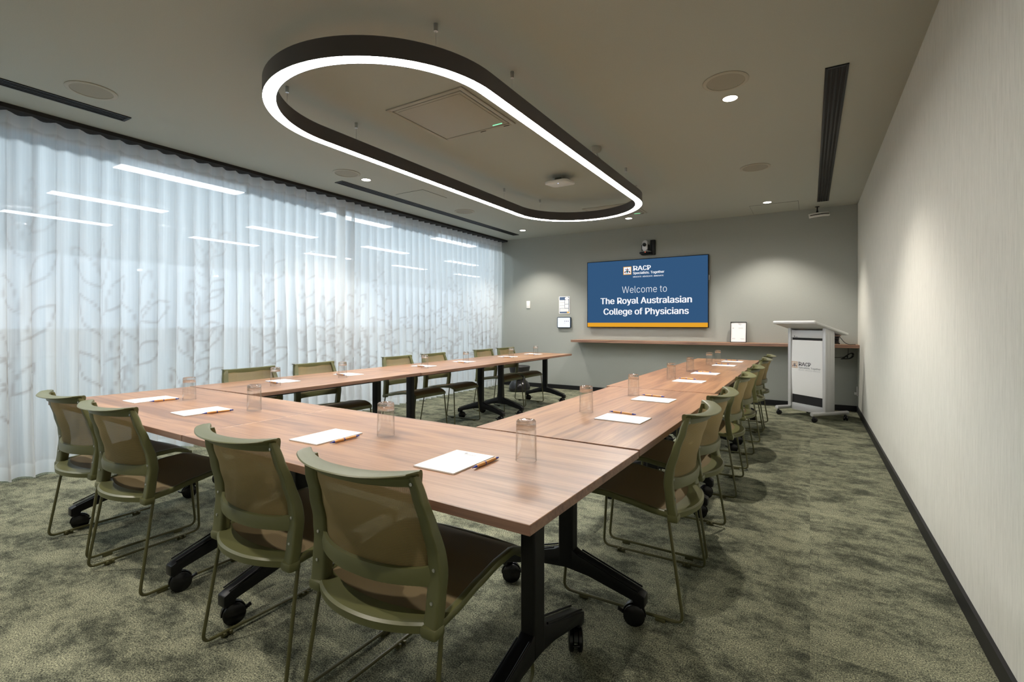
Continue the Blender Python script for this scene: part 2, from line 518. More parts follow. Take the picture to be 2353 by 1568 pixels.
def fillet(path, r, n=5):
    """round the corners of a polyline"""
    P = [Vector(p) for p in path]; out = [P[0]]
    for i in range(1, len(P) - 1):
        a = (P[i - 1] - P[i]); b = (P[i + 1] - P[i])
        ra = min(r, a.length * 0.49, b.length * 0.49)
        p0 = P[i] + a.normalized() * ra; p1 = P[i] + b.normalized() * ra
        for k in range(n + 1):
            t = k / n
            out.append(p0 * (1 - t) ** 2 + P[i] * 2 * t * (1 - t) + p1 * t * t)
    out.append(P[-1])
    return out

import os
try:
    UI_FONT = bpy.data.fonts.load(os.path.join(bpy.utils.system_resource('DATAFILES'), 'fonts', 'Inter.woff2'))
except Exception:
    UI_FONT = None
CAP = 0.7
def text_mesh(txt, width=None, height=None, bold=0.0, extrude=0.0, align='LEFT', spacing=1.0, shear=0.0):
    """returns (verts, faces) of the text in the xy plane, left edge x=0, baseline y=0, fitted to width"""
    cu = bpy.data.curves.new('t', 'FONT')
    cu.body = txt; cu.size = 1.0; cu.offset = bold; cu.space_character = spacing; cu.resolution_u = 4
    if UI_FONT: cu.font = UI_FONT
    ob = bpy.data.objects.new('t', cu); COL.objects.link(ob)
    dg = bpy.context.evaluated_depsgraph_get(); dg.update()
    me = bpy.data.meshes.new_from_object(ob.evaluated_get(dg))
    vs = np.array([v.co[:] for v in me.vertices]); fs = [tuple(p.vertices) for p in me.polygons]
    bpy.data.objects.remove(ob); bpy.data.curves.remove(cu); bpy.data.meshes.remove(me)
    vs[:, 0] -= vs[:, 0].min()
    kx = width / vs[:, 0].max() if width else 1.0
    ky = kx
    if height:                       # fit the capital height
        ky = height / CAP
        if not width: kx = ky
    vs[:, 0] *= kx; vs[:, 1] *= ky
    return vs, fs

# ------------------------------------------------------------------ setting
XR, YB, ZC = 0.531, 7.76, 2.70
XG = -5.16           # the glazing behind the curtains
YF = -1.6            # the wall behind the camera

def slab(name, lo, hi, m, bev=0.0):
    b = MB(); c = [(lo[i] + hi[i]) / 2 for i in range(3)]; s = [hi[i] - lo[i] for i in range(3)]
    b.box(c, s, bev)
    return structure(b.build(name, m, smooth=0))

slab('floor', (XG, YF, -0.1), (XR, YB, 0.0), M['carpet'])
slab('ceiling', (XG, YF, ZC), (XR, YB, ZC + 0.12), M['ceiling'])
slab('wall_back', (XG - 0.1, YB, 0.0), (XR, YB + 0.12, ZC), M['wall'])
slab('wall_right', (XR, YF, 0.0), (XR + 0.12, YB + 0.12, ZC), M['wallpaper'])
slab('wall_front', (XG, YF - 0.12, 0.0), (XR + 0.12, YF, ZC), M['wallpaper'])
slab('baseboard_back', (XG + 0.03, YB - 0.014, 0.0), (XR - 0.014, YB, 0.072), M['base'])
slab('baseboard_right', (XR - 0.014, YF, 0.0), (XR, YB, 0.072), M['base'])
# curtain track recess strip
slab('trim_1', (-4.99, YF, ZC - 0.03), (-4.83, YB, ZC), M['black_matt'])

# glazing
def window(i, y0, y1):
    f = MB()
    t = 0.05
    for (a, b_, c, d) in ((y0, y1, 0.0, 0.09), (y0, y1, ZC - 0.07, ZC), (y0, y0 + t, 0.09, ZC - 0.07), (y1 - t, y1, 0.09, ZC - 0.07)):
        f.box((XG - 0.03, (a + b_) / 2, (c + d) / 2), (0.06, b_ - a, d - c), 0.004)
    fo = structure(f.build('window_%d' % i, M['frame_metal']))
    g = MB(); g.box((XG - 0.03, (y0 + y1) / 2, ZC / 2), (0.01, y1 - y0 - 2 * t, ZC - 0.17))
    g.build('pane', M['pane'], fo, smooth=0)
window(1, YF, 1.0); window(2, 1.0, 4.25); window(3, 4.25, YB)

# office beyond the glass
OX, OY0, OY1 = -14.5, -2.2, 19.0
slab('floor_office', (OX, OY0, -0.1), (XG - 0.06, OY1, 0.0), M['office_floor'])
OZ = 3.28
slab('ceiling_office', (OX, OY0, OZ), (XG - 0.06, OY1, OZ + 0.12), M['office_ceiling'])
slab('wall_office_head', (XG - 0.06, OY0, ZC), (XG, OY1, OZ), M['office_wall'])
slab('wall_office', (OX - 0.12, OY0, 0.0), (OX, OY1, 0.98), M['office_screen'])
slab('wall_office_top', (OX - 0.12, OY0, 2.75), (OX, OY1, OZ), M['office_wall'])
f = MB()  # window band added in the far wall so sky light fills the office
for y in np.arange(OY0, OY1 + 0.01, 2.12): f.box((OX - 0.06, float(y), 1.865), (0.06, 0.05, 1.77), 0.003)
for z in (0.995, 2.735): f.box((OX - 0.06, (OY0 + OY1) / 2, z), (0.06, OY1 - OY0, 0.03))
fo = structure(f.build('window_4', M['office_wall']))
g = MB(); g.box((OX - 0.06, (OY0 + OY1) / 2, 1.865), (0.008, OY1 - OY0, 1.72)); g.build('pane', M['pane'], fo, smooth=0)
slab('wall_office_near', (OX, OY0 - 0.12, 0.0), (XG - 0.06, OY0, OZ), M['office_wall'])
slab('wall_office_far', (OX, OY1, 0.0), (XG - 0.06, OY1 + 0.12, OZ), M['office_wall'])
slab('wall_office_side', (XG - 0.1, YB + 0.12, 0.0), (XG + 0.02, OY1, ZC), M['office_wall'])

def linear_light():
    r = empty('linear_ceiling_light')
    b = MB(); b.box((0, 0, 3.155), (0.27, 1.56, 0.09), 0.003); b.build('housing', M['office_wall'], r)
    d = MB(); d.box((0, 0, 3.106), (0.25, 1.53, 0.006)); d.build('diffuser', M['office_light'], r, smooth=0)
    return r
LL = None
rows = ((-7.35, 'nearest row'), (-9.68, 'middle row'), (-11.96, 'farthest row'))
ys = ((0.3, 'at the near edge'), (3.39, 'nearest'), (6.43, 'second along'), (9.4, 'third along'), (12.75, 'fourth along'), (16.1, 'farthest along'))
for x, xs in rows:
    for y, yn in ys:
        o = LL = linear_light() if LL is None else copy_tree(LL)
        o.location = (x, y, 0)
        tag(o, 'white linear office light seen through the curtain, %s, %s' % (xs, yn),
            'ceiling light', 'linear lights in the office behind the curtain')

def added_fitting():  # invented fitting, kept out of view, to light the curtain from behind
    r = empty('added_office_downlight')
    b = MB(); b.lathe([(0.10, 0.0), (0.125, 0.0), (0.125, -0.006), (0.10, -0.006), (0.10, 0.0)], 28); b.build('trim_ring', M['office_wall'], r)
    b = MB(); b.lathe([(0, -0.003), (0.10, -0.003)], 28); b.build('lens', M['office_light'], r, recalc=False)
    ld = bpy.data.lights.new('added_office_lamp', 'AREA'); ld.shape = 'DISK'; ld.size = 0.2; ld.energy = ADDED_LAMP_W; ld.color = (0.83, 0.93, 1.0)
    lo = bpy.data.objects.new('added_office_lamp', ld); COL.objects.link(lo); lo.parent = r; lo.location = (0, 0, -0.012)
    return r
RF = None
for k in range(11):
    o = RF = added_fitting() if RF is None else copy_tree(RF)
    o.location = (-6.45, -1.3 + 1.45 * k, OZ)
    tag(o, 'added round office downlight backlighting the curtain, unseen above the curtain head', 'ceiling light', 'added office downlights backlighting the curtain')
cab0 = None
for k in range(10):
    y = -1.2 + 1.02 * k
    if cab0 is None:
        o = cab0 = empty('low_cabinet')
        b = MB(); b.box((0, 0, 0.43), (0.42, 1.0, 0.86), 0.004); b.build('body', M['office_cab'], o)
        b = MB(); b.box((0, 0, 0.87), (0.44, 1.015, 0.02), 0.003); b.build('top', M['office_screen'], o)
        b = MB(); b.box((0.214, -0.25, 0.44), (0.012, 0.48, 0.84), 0.003); b.build('door', M['office_cab'], o)
        b = MB(); b.box((0.214, 0.25, 0.44), (0.012, 0.48, 0.84), 0.003); b.build('door', M['office_cab'], o)
    else:
        o = copy_tree(cab0)
    o.location = (-5.62, y, 0)
    tag(o, 'white low cabinet behind the glazing, seen faintly through the curtain', 'cabinet', 'low cabinets behind the curtain')
scr0 = None
for k in range(9):
    y = 0.2 + 1.75 * k
    if scr0 is None:
        o = scr0 = empty('desk_screen')
        b = MB(); b.box((0, 0, 0.60), (0.04, 1.7, 0.94), 0.01); b.build('panel', M['office_screen'], o)
        for sy in (-0.7, 0.7):
            b = MB(); b.box((0, sy, 0.065), (0.3, 0.04, 0.13), 0.005); b.build('foot', M['black'], o)
    else:
        o = copy_tree(scr0)
    o.location = (-9.3, y, 0)
    tag(o, 'grey-brown office screen making the dusky band seen through the curtain', 'screen', 'office screens behind the curtain')

# ------------------------------------------------------------------ sheer curtains
def leaf(cx, cy, ang, ln, wd):
    pts = []
    for k in range(25):
        t = 2 * PI * k / 24
        s = (1 - math.cos(t)) / 2
        x = s * ln
        y = wd * math.sin(t) * (0.35 + 0.65 * math.sin(PI * min(1, s * 0.9 + 0.05)))
        pts.append((cx + x * math.cos(ang) - y * math.sin(ang), cy + x * math.sin(ang) + y * math.cos(ang)))
    return pts

def plant(rng, u0):
    """line drawing of a leafy branch: list of (polyline, width, strength)"""
    out = []
    stems = [(u0 + rng.uniform(-.05, .05), 0.0, PI / 2 + rng.uniform(-.1, .1), rng.uniform(1.45, 1.95), 0.03)]
    for k in range(rng.randint(1, 2)):
        stems.append((u0 + rng.uniform(-.12, .12), rng.uniform(0.0, 0.25), PI / 2 + rng.choice((-1, 1)) * rng.uniform(.12, .32), rng.uniform(0.9, 1.5), 0.016))
    for (x, y, a, ln, w) in stems:
        n = int(ln / 0.05); bend = rng.uniform(-.35, .35)
        pts = [(x, y)]
        side = rng.choice((-1, 1)); last = 0
        for i in range(n):
            a2 = a + bend * math.sin(2.6 * i / n)
            x += 0.05 * math.cos(a2); y += 0.05 * math.sin(a2)
            pts.append((x, y))
            if y > 0.36 and i - last >= 4:
                last = i; side = -side
                la = a2 + side * rng.uniform(.55, .9)
                sl = rng.uniform(.03, .08)
                sx, sy = x + sl * math.cos(la), y + sl * math.sin(la)
                out.append(([(x, y), (sx, sy)], .007, .8))
                out.append((leaf(sx, sy, la, rng.uniform(.30, .42), rng.uniform(.066, .090)), .0095, .95))
        out.append((pts, w * 0.5, .5))
        out.append((leaf(x, y, a2, .38, .08), .0095, .95))
    return out

def curtain(y0, y1, seed, label, xoff=0.0):
    rng = random.Random(seed)
    ny = int((y1 - y0) / 0.0115); nz = 200
    Y = np.linspace(y0, y1, ny + 1)
    ph = 2 * PI * Y / 0.134 + 0.5 * np.sin(Y * 3.1 + seed) + 0.3 * np.sin(Y * 7.3 + seed * 2)
    amp = 1 + 0.35 * np.sin(Y * 5.3 + seed) + 0.25 * np.sin(Y * 11.7)
    top = 2.665; Z = np.linspace(0.012, top, nz + 1)
    ZZ, YY = np.meshgrid(Z, Y)
    t = 1 - ZZ / top
    PH = ph[:, None] + 0.9 * t * np.sin(2.3 * YY + 1.3 * ZZ + seed)
    A = (0.030 + 0.016 * t) * (1 - t * 0.35 + t * 0.45 * amp[:, None])
    X = -4.915 + xoff + A * (np.sin(PH) + 0.28 * np.sin(2 * PH + 0.8)) + 0.012 * t * np.sin(3.7 * YY + 2 * ZZ)
    YYo = YY + 0.018 * t * np.cos(PH) + 0.012 * np.cos(PH)
    verts = np.stack([X, YYo, ZZ], -1).reshape(-1, 3)
    i = np.arange(ny)[:, None] * (nz + 1) + np.arange(nz)[None, :]
    faces = np.stack([i, i + nz + 1, i + nz + 2, i + 1], -1).reshape(-1, 4)
    me = bpy.data.meshes.new('sheer_curtain')
    me.vertices.add(len(verts)); me.vertices.foreach_set('co', verts.astype(np.float32).ravel())
    me.loops.add(faces.size); me.loops.foreach_set('vertex_index', faces.ravel().astype(np.int32))
    me.polygons.add(len(faces)); me.polygons.foreach_set('loop_start', np.arange(0, faces.size, 4, dtype=np.int32))
    me.polygons.foreach_set('use_smooth', np.ones(len(faces), dtype=bool))
    me.update(calc_edges=True)
    # arc length along the cloth at mid height
    mid = nz // 3
    U = np.concatenate([[0], np.cumsum(np.hypot(np.diff(X[:, mid]), np.diff(YYo[:, mid])))])
    PR = np.zeros((ny + 1, nz + 1))
    dz = Z[1] - Z[0]
    u = 0.25
    while u < U[-1]:
        for pts, w, st in plant(rng, u):
            for (ax, ay), (bx, by) in zip(pts, pts[1:]):
                i0, i1 = np.searchsorted(U, [min(ax, bx) - w * 2, max(ax, bx) + w * 2])
                j0 = max(0, int((min(ay, by) - w * 2 - Z[0]) / dz)); j1 = min(nz, int((max(ay, by) + w * 2 - Z[0]) / dz) + 2)
                if i1 <= i0 or j1 <= j0: continue
                uu = U[i0:i1, None]; zz = Z[None, j0:j1]
                dx, dy = bx - ax, by - ay; q = dx * dx + dy * dy + 1e-9
                tt = np.clip(((uu - ax) * dx + (zz - ay) * dy) / q, 0, 1)
                dist = np.hypot(uu - ax - tt * dx, zz - ay - tt * dy)
                val = st * np.clip(1.6 - dist / w, 0, 1)
                PR[i0:i1, j0:j1] = np.maximum(PR[i0:i1, j0:j1], val)
        u += rng.uniform(0.95, 1.2)
    PR *= 0.9 * np.clip(1.15 - ZZ / 2.6, 0.2, 1)
    HM = np.where((ZZ < 0.115) | (ZZ > top - 0.085), 1.0, 0.0)
    HM = np.maximum(HM, np.where((YY < y0 + 0.03) | (YY > y1 - 0.03), 0.8, 0.0))
    a = me.attributes.new('print', 'FLOAT', 'POINT'); a.data.foreach_set('value', PR.astype(np.float32).ravel())
    a = me.attributes.new('hem', 'FLOAT', 'POINT'); a.data.foreach_set('value', HM.astype(np.float32).ravel())
    me.materials.append(M['sheer'])
    o = bpy.data.objects.new('sheer_curtain', me); COL.objects.link(o)
    return tag(o, label, 'curtain', 'sheer curtains')
curtain(-1.45, 4.26, 3, 'white sheer leaf-patterned curtain hanging from the near end of the room to the middle join', 0.012)
curtain(4.19, 7.72, 8, 'white sheer leaf-patterned curtain hanging from the middle join to the far grey wall', -0.012)

# ------------------------------------------------------------------ tables
ZT = 0.708
KT = 1.053
def caster(parent, q, z_top, rz, brake=True):
    """twin-wheel caster under a foot end; local +x along the foot"""
    b = MB()
    Rz = Matrix.Rotation(rz, 3, 'Z')
    def at(x, y, z): return Vector((q, 0, 0)) + Rz @ Vector((x, y, z))
    r = 0.040
    for sy in (-1, 1):
        Rw = Rz @ Matrix.Rotation(PI / 2, 3, 'X')
        prof = [(0, -0.009), (r - 0.006, -0.009), (r, -0.005), (r, 0.005), (r - 0.006, 0.009), (0, 0.0105)] if sy < 0 else \
               [(0, -0.0105), (r - 0.006, -0.009), (r, -0.005), (r, 0.005), (r - 0.006, 0.009), (0, 0.009)]
        b.lathe(prof, 28, at(0.018, sy * 0.0155, r), Rw)
    # hood between and over the wheels
    out = [(0.018 + (r + 0.004) * math.cos(a), r + (r + 0.004) * math.sin(a)) for a in [math.radians(d) for d in range(20, 200, 15)]]
    out += [(0.0, 0.03), (0.03, 0.03)]
    bm = MB(); bm.prism(out, 'y', -0.007, 0.007)
    b.add([at(*v) for v in bm.v], bm.f)
    b.lathe([(0, z_top), (0.012, z_top), (0.012, r), (0, r)], 12, at(-0.004, 0, 0))
    if brake:
        b.box(at(0.066, 0, 0.046), (0.03, 0.022, 0.006), 0.002, Rz @ Matrix.Rotation(-0.5, 3, 'Y'))
    return b.build('caster', M['black_gloss'], parent)

def table_leg(root, lx, swivel):
    """T leg: foot arms run along local y of the table; built in its own frame with +x along the foot"""
    e = MB()
    # post
    e.prism(rrect(0.066, 0.050, 0.008), 'z', 0.15, 0.668)
    # arms
    top = [(-0.325, 0.120), (-0.300, 0.132), (-0.05, 0.212), (-0.03, 0.225), (0.03, 0.225), (0.05, 0.212), (0.300, 0.132), (0.325, 0.120)]
    bot = [(0.325, 0.078), (0.285, 0.078), (0.280, 0.095), (0.10, 0.138), (0.0, 0.148), (-0.10, 0.138), (-0.280, 0.095), (-0.285, 0.078), (-0.325, 0.078)]
    e.prism(top + bot, 'y', -0.024, 0.024, bev=0.004)
    # raised side lips of the trough on top of each arm
    for s in (-1, 1):
        for w in (-1, 1):
            p = [Vector((s * 0.055, w * 0.021, 0.216)), Vector((s * 0.305, w * 0.021, 0.136))]
            e.tube(p, 0.0035, 8)
    o = e.build('leg', M['black'], root)
    o.location = (lx, 0, 0); o.rotation_euler = (0, 0, PI / 2)
    caster(o, 0.298, 0.08, swivel[0]); caster(o, -0.298, 0.08, swivel[1] + PI)
    return o

def make_table(cx, cy, rz, legs, label, length=1.505, depth=0.697, legY=0.0, swivels=None):
    cx, cy, length, depth = cx * KT, cy * KT, length * KT, depth * KT
    t = empty('folding_table', (cx, cy, 0), rz)
    tag(t, label, 'table', 'wood-topped tables joined in a U')
    b = MB(); b.box((0, 0, ZT - 0.0125), (length, depth, 0.025), 0.0012, seg=1)
    # sides take the edge band
    for i, f in enumerate(b.f):
        z = [b.v[k][2] for k in f]
        if max(z) - min(z) > 0.01: b.m[i] = 1
    b.build('tabletop', [M['wood'], M['edge']], t, smooth=0)
    swivels = swivels or [(PI + 0.6, PI + 0.3), (PI + 0.5, PI + 0.2)]
    for lx, sw in zip(legs, swivels):
        table_leg(t, lx, sw)
        k = MB()
        out = [(-0.205, 0.6825), (-0.19, 0.663), (-0.155, 0.650), (0.155, 0.650), (0.19, 0.663), (0.205, 0.6825)]
        k.prism(out, 'x', -0.028, 0.028, bev=0.002)
        s = -1 if lx > 0 else 1
        k.tube([(0, 0.075, 0.643), (s * 0.05, 0.075, 0.643)], 0.011, 12)
        k.tube([(0, -0.075, 0.643), (s * 0.04, -0.075, 0.643)], 0.008, 12)
        ko = k.build('tilt_bracket', M['black'], t); ko.location = (lx, 0, 0)
    c = MB()
    c.box(((legs[0] + legs[1]) / 2, -0.06, 0.652), (abs(legs[1] - legs[0]) - 0.05, 0.03, 0.045), 0.004)
    c.build('crossbar', M['black'], t)
    return t

R1 = -0.0235
HP = PI / 2
make_table(-1.236, 1.243, R1, (-0.583, 0.585), 'wood-topped table of the near row, its bare corner nearest the camera', swivels=[(PI - 0.35, PI - 0.3), (PI + 0.5, -HP - PI)])
make_table(-2.741, 1.276, R1 + 0.002, (-0.605, 0.576), 'wood-topped table of the near row, at the curtain end', length=1.50, swivels=[(PI - 0.3, PI - 0.25), (PI - 0.3, PI - 0.3)])
HP = PI / 2
make_table(-0.802, 2.342, HP - 0.014, (-0.624, 0.59), 'wood-topped table of the wall-side arm, butting against the near row', depth=0.668, length=1.49)
make_table(-0.822, 3.862, HP + 0.0, (-0.65, 0.66), 'wood-topped middle table of the wall-side arm', depth=0.672, length=1.515)
make_table(-0.816, 5.378, HP - 0.004, (-0.60, 0.71), 'wood-topped far table of the wall-side arm, in front of the lectern', depth=0.665, length=1.505)
make_table(-3.155, 2.380, HP, (-0.625, 0.606), 'wood-topped table of the curtain-side arm, butting against the near row', depth=0.70, length=1.460)
make_table(-3.143, 3.875, HP, (-0.55, 0.64), 'wood-topped middle table of the curtain-side arm', depth=0.71, length=1.52)
make_table(-3.14, 5.389, HP, (-0.525, 0.67), 'wood-topped far table of the curtain-side arm, near the switch', depth=0.71, length=1.50)

# ------------------------------------------------------------------ chairs
def interp(tab, x):
    for (a, va), (b_, vb) in zip(tab, tab[1:]):
        if x <= b_:
            t = (x - a) / (b_ - a) if b_ > a else 0
            t = max(0, min(1, t)); t = t * t * (3 - 2 * t) * 0.5 + t * 0.5
            return va + (vb - va) * t
    return tab[-1][1]
SY = [(0.385, 0.050), (0.45, 0.060), (0.53, 0.068), (0.58, 0.063), (0.66, 0.041), (0.73, 0.018), (0.80, 0.000)]
SX = [(0.385, 0.232), (0.45, 0.236), (0.55, 0.239), (0.62, 0.233), (0.70, 0.222), (0.80, 0.206)]
def yb(z): return interp(SY, z)
def xb(z): return interp(SX, z)
def bow(s, d=0.060): return d * (1 - abs(s) ** 2.3)

def make_chair():
    root = empty('mesh_back_chair')
    # ---- back frame: two uprights and the lumbar band
    b = MB()
    for sgn in (-1, 1):
        rings = []
        for i in range(25):
            z = 0.395 + (0.786 - 0.395) * i / 24
            X = xb(z); Yc = yb(z)
            w = 0.046 - 0.010 * max(0, (z - 0.55) / 0.24)        # width across x
            d = 0.036 - 0.012 * max(0, (z - 0.56) / 0.23)        # depth along y
            ring = []
            for (px, py) in rrect(w, d, 0.007, 3):
                xx = X - w / 2 + px
                ring.append((sgn * xx, Yc + py - 0.010 + 0.15 * (X - xx), z))
            rings.append(ring)
        b.loft(rings)
        # corner block clasping the sled tube
        b.box((sgn * 0.2115, 0.043, 0.397), (0.050, 0.042, 0.030), 0.008)
    rings = []
    for i in range(33):
        s = -1 + 2 * i / 32
        X = (xb(0.52) - 0.02) * s; Yc = yb(0.52) - bow(s, 0.062) - 0.004
        ring = []
        lo = 0.500 - 0.004 * (1 - s * s) - 0.010 * abs(s) ** 14
        hi = 0.022 * abs(s) ** 12 + 0.010 * abs(s) ** 14
        for (dy, z) in ((-0.008, lo + 0.002), (-0.010, lo + 0.025), (-0.006, lo + 0.042 + hi), (0.004, lo + 0.044 + hi), (0.008, lo + 0.03), (0.008, lo + 0.003), (0, lo - 0.001)):
            ring.append((X, Yc + dy, z))
        rings.append(ring)
    b.loft(rings)
    b.build('back_frame', M['olive'], root)
    # ---- curved top rail with its rearward lip
    b = MB(); rings = []
    n = 41
    for i in range(n):
        s = -1 + 2 * i / (n - 1)
        yf = yb(0.785) - bow(s, 0.058)
        zc = 0.791 + 0.007 * abs(s) ** 3
        k = max(0.0, (abs(s) - 0.90) / 0.10)
        lip = (0.042 - 0.004 * s * s) * (0.35 + 0.65 * math.sqrt(max(0.0, 1 - k * k)))
        x1, x2 = 0.2065, 0.2105
        up = 0.004 * abs(s) ** 3
        pts = [(x1 * s, yf + 0.008, 0.757), (x1 * s, yf + 0.011, zc - 0.012), (x1 * s, yf + 0.009, zc - 0.003), (x1 * s, yf + 0.003, zc),
               (x2 * s, yf - lip * 0.5, zc - 0.003 + up * .5), (x2 * s, yf - lip * 0.93, zc - 0.004 + up), (x2 * s, yf - lip, zc - 0.0065 + up),
               (x2 * s, yf - lip * 0.93, zc - 0.009 + up), (x2 * s, yf - lip * 0.45, zc - 0.011 + up * .5), (x1 * s, yf - 0.006, zc - 0.019), (x1 * s, yf - 0.002, 0.757)]
        rings.append(pts)
    b.loft(rings)
    b.build('top_rail', M['olive'], root)
    # ---- back net
    b = MB(); uv = []; ns, nz = 28, 18
    for j in range(nz + 1):
        z = 0.535 + (0.765 - 0.535) * j / nz
        for i in range(ns + 1):
            s = -1 + 2 * i / ns
            X = (xb(z) - 0.026) * s
            d = 0.062 - 0.004 * (z - 0.52) / 0.27
            b.v.append((X, yb(z) - bow(s, d) + 0.002 - 0.002, z)); uv.append((X * 1.08, z))
    for j in range(nz):
        for i in range(ns):
            a = j * (ns + 1) + i
            b.f.append((a, a + 1, a + ns + 2, a + ns + 1)); b.m.append(0)
    b.build('back_net', M['net'], root, smooth=60, uvs=uv, recalc=False)
    # ---- seat frame: side rails, front roll, bowed rear shelf
    SR = [(0.055, 0.418), (0.12, 0.424), (0.22, 0.443), (0.32, 0.457), (0.40, 0.459), (0.45, 0.446), (0.478, 0.424)]
    def zs(y): return interp(SR, y)
    b = MB()
    for sgn in (-1, 1):
        rings = []
        for i in range(22):
            y = 0.055 + (0.478 - 0.055) * i / 21
            X = 0.231 - 0.006 * (y / 0.478)
            ring = [(sgn * (X - 0.020 + px), y, zs(y) - 0.010 + py) for (px, py) in rrect(0.024, 0.024, 0.006, 2)]
            ring = [(sgn * (X - 0.010 + px), y, zs(y) - 0.010 + py) for (px, py) in rrect(0.022, 0.024, 0.006, 2)]
            rings.append(ring)
        b.loft(rings)
    rings = []
    for i in range(17):
        s = -1 + 2 * i / 16
        ring = [(0.222 * s, 0.476 + 0.010 * (1 - s * s) + px, 0.414 + 0.004 * (1 - s * s) + py) for (px, py) in rrect(0.016, 0.030, 0.006, 2)]
        rings.append(ring)
    b.loft(rings)
    rings = []
    for i in range(29):
        s = -1 + 2 * i / 28
        X = 0.226 * s
        yr = 0.052 - 0.078 * (1 - abs(s) ** 2.2)
        yf = 0.088 - 0.052 * (1 - s * s)
        rings.append([(X, yr, 0.390), (X, yr - 0.002, 0.410), (X, yr + 0.006, 0.415), (X, yr + (yf - yr) * 0.55, 0.413), (X, yf + 0.004, 0.4185), (X, yf + 0.004, 0.408), (X, yr + 0.01, 0.395)])
    b.loft(rings)
    b.build('seat_frame', M['olive'], root)
    # ---- seat net
    b = MB(); uv = []; ns, ny = 22, 24
    for j in range(ny + 1):
        for i in range(ns + 1):
            s = -1 + 2 * i / ns
            y0 = 0.084 - 0.052 * (1 - s * s); y1 = 0.474 + 0.010 * (1 - s * s)
            y = y0 + (y1 - y0) * j / ny
            X = 0.214 * s
            t = j / ny
            z = zs(max(0.055, y)) - 0.0035 + 0.0045 * min(1, t * 4) - 0.014 * (1 - s * s) * math.sin(PI * min(1, t * 1.05)) ** 0.8 * (1 - t)
            b.v.append((X, y, z)); uv.append((X, y))
    for j in range(ny):
        for i in range(ns):
            a = j * (ns + 1) + i
            b.f.append((a, a + 1, a + ns + 2, a + ns + 1)); b.m.append(0)
    b.build('seat_net', M['seat_net'], root, smooth=60, uvs=uv, recalc=False)
    # ---- sled legs
    for sgn in (-1, 1):
        b = MB()
        path = fillet([(sgn * 0.226, 0.060, 0.40), (sgn * 0.2445, 0.000, 0.016), (sgn * 0.2445, 0.492, 0.016), (sgn * 0.222, 0.462, 0.425)], 0.035, 7)
        b.tube(path, 0.0062, 10)
        leg = b.build('leg', M['olive_metal'], root)
        for y in (0.085, 0.40):
            g = MB()
            g.box((sgn * 0.2445, y, 0.0065), (0.013, 0.040, 0.013), 0.003)
            g.box((sgn * 0.236, y - 0.011, 0.012), (0.014, 0.010, 0.012), 0.002)
            g.box((sgn * 0.236, y + 0.011, 0.012), (0.014, 0.010, 0.012), 0.002)
            g.build('glide', M['olive_metal'], leg)
    # ---- screws
    for sgn in (-1, 1):
        for z in (0.466, 0.545, 0.765):
            g = MB()
            X = xb(z) - (0.022 if z < 0.7 else 0.018)
            g.lathe([(0, -0.001), (0.0045, -0.001), (0.0045, 0.0015), (0.002, 0.002), (0.0, 0.0008)], 12,
                    (sgn * X, yb(z) - 0.0175 - 0.008 + (0.004 if z > .7 else 0), z), Matrix.Rotation(PI / 2, 3, 'X'))
            g.build('screw', M['steel'], root)
    return root

chair0 = make_chair()
used = []
def place_chair(x, y, rz, label, group):
    o = chair0 if not used else copy_tree(chair0)
    used.append(o)
    o.location = (x, y, 0); o.rotation_euler = (0, 0, rz)
    tag(o, label, 'chair', group)
base = 'olive net-backed sled chair '
g1 = 'chairs along the near table row'
place_chair(-0.997, 0.872, 0.0, base + 'at the near table row, closest to the camera', g1)
place_chair(-1.585, 0.895, -0.02, base + 'at the near table row, second from the camera', g1)
place_chair(-2.602, 0.910, 0.03, base + 'at the near table row, second from the curtain', g1)
place_chair(-3.203, 0.930, 0.01, base + 'at the near table row, closest to the curtain', g1)
g2 = 'chairs on the wall side of the U'
names = ['closest to the bare table corner', 'second from the bare table corner', 'third from the bare table corner',
         'third from the lectern', 'second from the lectern', 'closest to the lectern']
for (y, r, nm) in zip((2.145, 2.71, 3.70, 4.44, 5.44, 6.05), (0.01, -0.03, 0.02, 0.0, 0.02, 0.0), names):
    place_chair(-0.408, y, HP + r, base + 'on the wall side, ' + nm, g2)
g3 = 'chairs on the curtain side of the U'
names = ['closest to the near row', 'second from the near row', 'third from the near row',
         'third from the black stool', 'second from the black stool', 'right in front of the black stool']
for (y, r, nm) in zip((2.22, 2.81, 3.84, 4.435, 5.46, 6.03), (0.0, 0.02, -0.02, 0.02, 0.0, -0.03), names):
    place_chair(-3.785, y, -HP + r, base + 'on the curtain side, ' + nm, g3)

# ------------------------------------------------------------------ table settings
def make_tumbler():
    b = MB()
    H, r0, r1 = 0.1285, 0.0340, 0.0316
    # upside down: mouth on the table, thin wall, thick base on top
    zb = H - 0.030
    rb = r1 + (r0 - r1) * (0.030 / H)
    b.lathe([(r0, 0.0), (rb, zb)], 48, mi=0)
    b.lathe([(r0 - 0.0020, 0.0), (rb - 0.0022, zb - 0.010), (rb - 0.0007, zb)], 48, mi=0)
    b.lathe([(r0, 0.0), (r0 - 0.0020, 0.0)], 48, mi=0)
    b.lathe([(rb, zb + 0.0002), (r1, H - 0.004), (r1 - 0.003, H), (0.022, H), (0.019, H - 0.0018), (0.0, H - 0.0022)], 48, mi=1)
    b.lathe([(0.0, H - 0.014), (rb - 0.012, H - 0.0148), (rb - 0.004, H - 0.020), (rb, zb + 0.0002)], 48, mi=1)
    return b.build('tumbler', [M['glass'], M['glass_base']])

